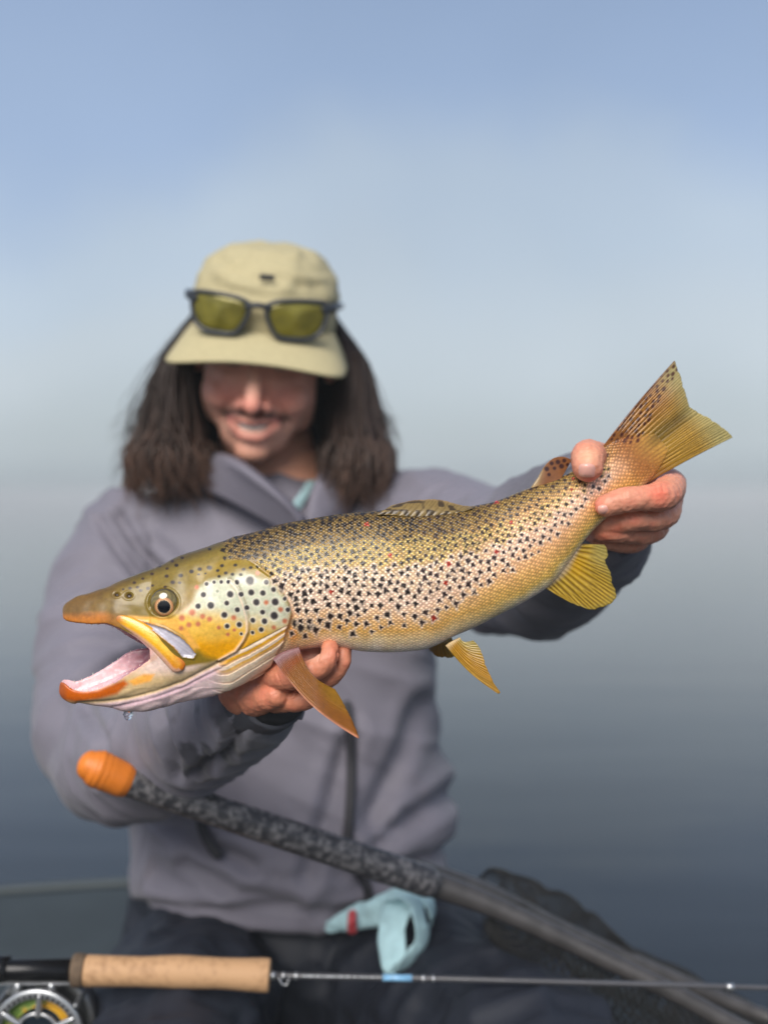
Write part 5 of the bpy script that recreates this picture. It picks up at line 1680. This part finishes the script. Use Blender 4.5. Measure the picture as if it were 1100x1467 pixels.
def cords(G, r_):
    vs_, fs_ = [], []
    o_ = 0
    n1_, n2_, _ = G.shape
    segs = []
    for i in range(n1_ - 1):
        for j in range(n2_ - 1):
            segs.append((G[i, j], G[i + 1, j + 1])); segs.append((G[i + 1, j], G[i, j + 1]))
    S = np.array(segs); a, b_ = S[:, 0], S[:, 1]
    d = b_ - a; ln = np.linalg.norm(d, axis=1)[:, None] + 1e-9; d = d / ln
    n_ = np.cross(d, (.3, .5, .8)); n_ /= np.linalg.norm(n_, axis=1)[:, None] + 1e-9
    m_ = np.cross(d, n_)
    V_ = []
    for e in (a, b_):
        for k in range(3):
            q = 2 * math.pi * k / 3
            V_.append(e + r_ * (math.cos(q) * n_ + math.sin(q) * m_))
    V_ = np.stack(V_, 1).reshape(-1, 3)
    base = np.arange(len(S))[:, None] * 6
    fs_ = np.vstack([base + np.array([k, (k + 1) % 3, 3 + (k + 1) % 3, 3 + k]) for k in range(3)])
    return V_, fs_
v1_, f1_ = cords(Gn, .0009); v2_, f2_ = cords(heap, .0013)
def dens(G, k):
    G = np.stack([catmull(G[:, j], k) for j in range(G.shape[1])], 1)
    return np.stack([catmull(G[i], k) for i in range(G.shape[0])], 0)
v2_, f2_ = cords(dens(heap, 2), .0006)
o_ = obj('netting', np.vstack([v1_, v2_]), np.vstack([f1_, f2_ + len(v1_)]), m_cord, net); o_['kind'] = 'stuff'

# ------------------------------------------------------------------ fly rod and reel
RY = .955
rod = empty('fly_rod', W(250, 1395, RY))
tag(rod, 'fly rod with cork handle lying across dark trousers', 'fishing rod')
m_cork, nt, b = new_mat('cork')
tcn = node(nt, 'ShaderNodeTexCoord')
n1 = node(nt, 'ShaderNodeTexNoise'); n1.inputs['Scale'].default_value = 160; n1.inputs['Detail'].default_value = 6
n2 = node(nt, 'ShaderNodeTexNoise'); n2.inputs['Scale'].default_value = 26; n2.inputs['Detail'].default_value = 3
for q in (n1, n2): nt.links.new(tcn.outputs['Object'], q.inputs['Vector'])
cr = node(nt, 'ShaderNodeValToRGB')
cr.color_ramp.elements[0].position = .33; cr.color_ramp.elements[0].color = (*lin((150, 114, 80)), 1)
cr.color_ramp.elements[1].position = .52; cr.color_ramp.elements[1].color = (*lin((180, 142, 104)), 1)
mxn = node(nt, 'ShaderNodeMath', operation='MULTIPLY_ADD'); mxn.inputs[1].default_value = .65
nt.links.new(n1.outputs['Fac'], mxn.inputs[0])
sc2 = node(nt, 'ShaderNodeMath', operation='MULTIPLY'); sc2.inputs[1].default_value = .35
nt.links.new(n2.outputs['Fac'], sc2.inputs[0]); nt.links.new(sc2.outputs[0], mxn.inputs[2])
nt.links.new(mxn.outputs[0], cr.inputs['Fac']); nt.links.new(cr.outputs['Color'], b.inputs['Base Color'])
bpn = node(nt, 'ShaderNodeBump'); bpn.inputs['Strength'].default_value = .3; bpn.inputs['Distance'].default_value = .0008
nt.links.new(n1.outputs['Fac'], bpn.inputs['Height']); nt.links.new(bpn.outputs['Normal'], b.inputs['Normal'])
b.inputs['Roughness'].default_value = .7
def lathe_px(name, rows, mat, parent, n=32, cap_=.08, sub=1):
    P, R_ = PX(*rows)
    v_, f_ = tube(P, R_, n=n, sub=sub, capr=cap_)
    return obj(name, v_, f_, mat, parent)
grip = lathe_px('cork_grip', [(124, 1390.5, RY, 21.5), (140, 1391, RY, 21.5), (170, 1391.5, RY, 20.8), (205, 1392, RY, 20.6), (240, 1392, RY, 22.0), (262, 1392.5, RY, 22.6), (290, 1393.5, RY, 21.8), (320, 1394.5, RY, 21.2), (350, 1396, RY, 22.2), (375, 1397, RY, 23.4), (386, 1397.5, RY, 23.0)], m_cork, rod, sub=6)
lathe_px('grip_ring', [(106, 1390, RY, 22.5), (112, 1390, RY, 23.6), (122, 1390.5, RY, 22.4)], simple('burnt_cork', (92, 76, 60), rough=.8, namp=.25, nscale=200), rod, sub=4)
m_blk = simple('black_alloy', (26, 26, 28), rough=.25, metal=.5, namp=.1, nscale=60)
m_sil = simple('silver_alloy', (186, 188, 190), rough=.28, metal=.85, namp=.08, nscale=90)
lathe_px('reel_seat', [(-90, 1389, RY, 15.5), (12, 1390, RY, 15.5), (105, 1390, RY, 15.5)], m_blk, rod)
lathe_px('locking_ring', [(-12, 1389, RY, 19), (0, 1389, RY, 19.5), (13, 1389, RY, 18.5)], m_blk, rod)
lathe_px('winding_check', [(387, 1397.5, RY, 6.5), (394, 1397.8, RY, 5.6)], m_sil, rod, n=18)
m_rodb = simple('rod_blank', (66, 66, 70), rough=.3, namp=.15, nscale=40, coat=.4)
lathe_px('blank', [(390, 1397.6, RY, 4.6), (620, 1402, RY, 4.4), (850, 1408, RY, 4.0), (1040, 1413.5, RY, 3.6), (1300, 1421, RY, 3.0)], m_rodb, rod, n=16, sub=6)
for (x0, x1, mt) in ((404, 408, m_sil), (422, 426, m_sil), (604, 608, m_sil), (619, 622, m_sil)):
    y0_ = 1397.6 + (x0 - 390) * .0195
    lathe_px('band', [(x0, y0_, RY, 5.2), (x1, y0_ + .05, RY, 5.2)], mt, rod, n=16)
lathe_px('ferrule', [(1040, 1413.4, RY, 4.6), (1050, 1413.7, RY, 4.6)], m_sil, rod, n=16)
lathe_px('blue_wrap', [(548, 1400.6, RY, 4.9), (590, 1401.4, RY, 4.9)], simple('blue_thread', (120, 170, 206), rough=.35, namp=.3, nscale=250, coat=.4), rod, n=16)
# printed decal along the blank: pale strokes, too small in the photo to read
m_dec = simple('decal_print', (196, 200, 204), rough=.4, namp=.3, nscale=900)
rd = random.Random(3)
xx = 434.0
while xx < 545:
    wd = rd.uniform(1.6, 4.2)
    hgt = rd.uniform(1.2, 2.6) if xx < 500 else rd.uniform(.8, 1.4)
    yc_ = 1397.6 + (xx - 390) * .0195
    p0 = W(xx, yc_ - .4, RY - 4.62 / F * RY)
    v_, f_ = box(p0, (wd * .5 / F, .00004, hgt * .5 / F))
    obj('decal_mark', v_, f_, m_dec, rod, smooth=False)
    xx += wd + rd.uniform(.8, 1.8) + (4 if 498 < xx < 503 else 0)
# keeper ring under the blank
v_, f_ = tube([W(400, 1402, RY - .003), W(404, 1409, RY - .004), W(410, 1411, RY - .004), (W(414, 1403, RY - .003))], .0008, n=8, sub=4)
obj('hook_keeper', v_, f_, m_sil, rod)

reel = empty('fly_reel', W(52, 1450, RY))
tag(reel, 'silver fly reel with yellow and green line below the black reel seat', 'reel')
RC = W(52, 1486, RY - .018)
def disc_ring(r0, r1, y0_, y1_, n=72, c_=RC):
    a = np.linspace(0, 2 * np.pi, n, endpoint=False)
    def rg(r_, y_): return np.stack([c_[0] + r_ * np.cos(a), np.full(n, c_[1] + y_), c_[2] + r_ * np.sin(a)], -1)
    bev = .0008
    R_ = np.array([rg(r0, y0_ + bev), rg(r0 + bev, y0_), rg(r1 - bev, y0_), rg(r1, y0_ + bev), rg(r1, y1_), rg(r0, y1_)])
    v_ = R_.reshape(-1, 3)
    f_ = [tuple(q) for q in grid_faces(6, n)] + [(5 * n + i, 5 * n + (i + 1) % n, (i + 1) % n, i) for i in range(n)]
    return v_, f_
pxm = RY / F
v_, f_ = disc_ring(53 * pxm, 66 * pxm, 0, .004); spool = obj('spool_rim', v_, f_, m_sil, reel)
v_, f_ = disc_ring(28 * pxm, 33 * pxm, .0015, .004); obj('inner_rim', v_, f_, m_sil, reel)
for k in range(6):
    a = 2 * math.pi * k / 6 + .45
    p0 = RC + np.array([math.cos(a) * 30 * pxm, .002, math.sin(a) * 30 * pxm]); p1 = RC + np.array([math.cos(a) * 56 * pxm, .002, math.sin(a) * 56 * pxm])
    v_, f_ = tube([p0, p1], .0028, n=10, sub=3); obj('spoke', v_, f_, m_sil, reel)
for k in range(44):                                   # drilled rim: shallow studs
    a = 2 * math.pi * k / 44
    p0 = RC + np.array([math.cos(a) * 57.5 * pxm, -.0002, math.sin(a) * 57.5 * pxm])
    v_, f_ = ellipsoid(p0, (.0014, .0005, .0014), nu=8, nv=5); obj('rim_stud', v_, f_, m_blk, reel)
m_line, nt, b = new_mat('fly_line')
tcn = node(nt, 'ShaderNodeTexCoord'); n1 = node(nt, 'ShaderNodeTexNoise'); n1.inputs['Scale'].default_value = 55
nt.links.new(tcn.outputs['Object'], n1.inputs['Vector'])
cr = node(nt, 'ShaderNodeValToRGB'); cr.color_ramp.interpolation = 'CONSTANT'
cr.color_ramp.elements[0].color = (*lin((120, 150, 70)), 1); cr.color_ramp.elements[1].position = .52; cr.color_ramp.elements[1].color = (*lin((206, 160, 40)), 1)
e = cr.color_ramp.elements.new(.45); e.color = (*lin((170, 176, 90)), 1)
nt.links.new(n1.outputs['Fac'], cr.inputs['Fac']); nt.links.new(cr.outputs['Color'], b.inputs['Base Color'])
b.inputs['Roughness'].default_value = .45
wind = []
for q in range(9):
    r_ = (36 + q * 2.0) * pxm
    a = np.linspace(0, 2 * np.pi, 61)
    P = np.stack([RC[0] + r_ * np.cos(a), np.full(61, RC[1] + .010 + .0012 * (q % 2)), RC[2] + r_ * np.sin(a)], -1)
    wind.append(tube(P, .0009, n=6, sub=1, up=(0, 1, 0)))
v_, f_ = join(wind); obj('line', v_, f_, m_line, reel)['kind'] = 'stuff'
v_, f_ = disc_ring(1 * pxm, 52 * pxm, .013, .016); obj('back_plate', v_, f_, simple('dark_plate', (52, 66, 78), rough=.35, metal=.6), reel)
m_frm = simple('reel_frame_alloy', (120, 122, 124), rough=.35, metal=.75, namp=.12, nscale=60)
v_, f_ = disc_ring(62 * pxm, 74 * pxm, .020, .040); obj('frame', v_, f_, m_frm, reel)
v_, f_ = disc_ring(2 * pxm, 72 * pxm, .038, .041); obj('drag_housing', v_, f_, m_frm, reel)
for a in (math.radians(38), math.radians(142), math.radians(270)):
    p0 = RC + np.array([math.cos(a) * 70 * pxm, .002, math.sin(a) * 70 * pxm])
    v_, f_ = tube([p0, p0 + (0, .034, 0)], .003, n=10, sub=2); obj('pillar', v_, f_, m_frm, reel)
v_, f_ = box(W(52, 1405, RY - .002), (.030, .006, .0011)); obj('reel_foot', v_, f_, m_sil, reel, smooth=False)
for px_ in (26, 74):
    v_, f_ = tube([W(px_, 1407, RY - .004), W(px_, 1412, RY - .006), W(px_, 1424, RY - .004)], [.0022, .0030, .0055], n=12, sub=4); obj('foot_post', v_, f_, m_sil, reel)

# ------------------------------------------------------------------ a water drop under the trout's jaw
md, nt, b = new_mat('water_drop')
b.inputs['Transmission Weight'].default_value = 1.0; b.inputs['Roughness'].default_value = .02; b.inputs['IOR'].default_value = 1.33
b.inputs['Base Color'].default_value = (.95, .97, 1, 1)
dp = FW(np.array([[184., 1021., 0.]]))[0]
v_, f_ = tube([dp + (0, 0, .001), dp + (0, 0, -.001), dp + (0, 0, -.0026)], [.0026, .0034, .0026], n=20, sub=5)
tag(obj('water_drop', v_, f_, md, origin=dp), 'clear water drop hanging under the trout jaw', 'water drop')
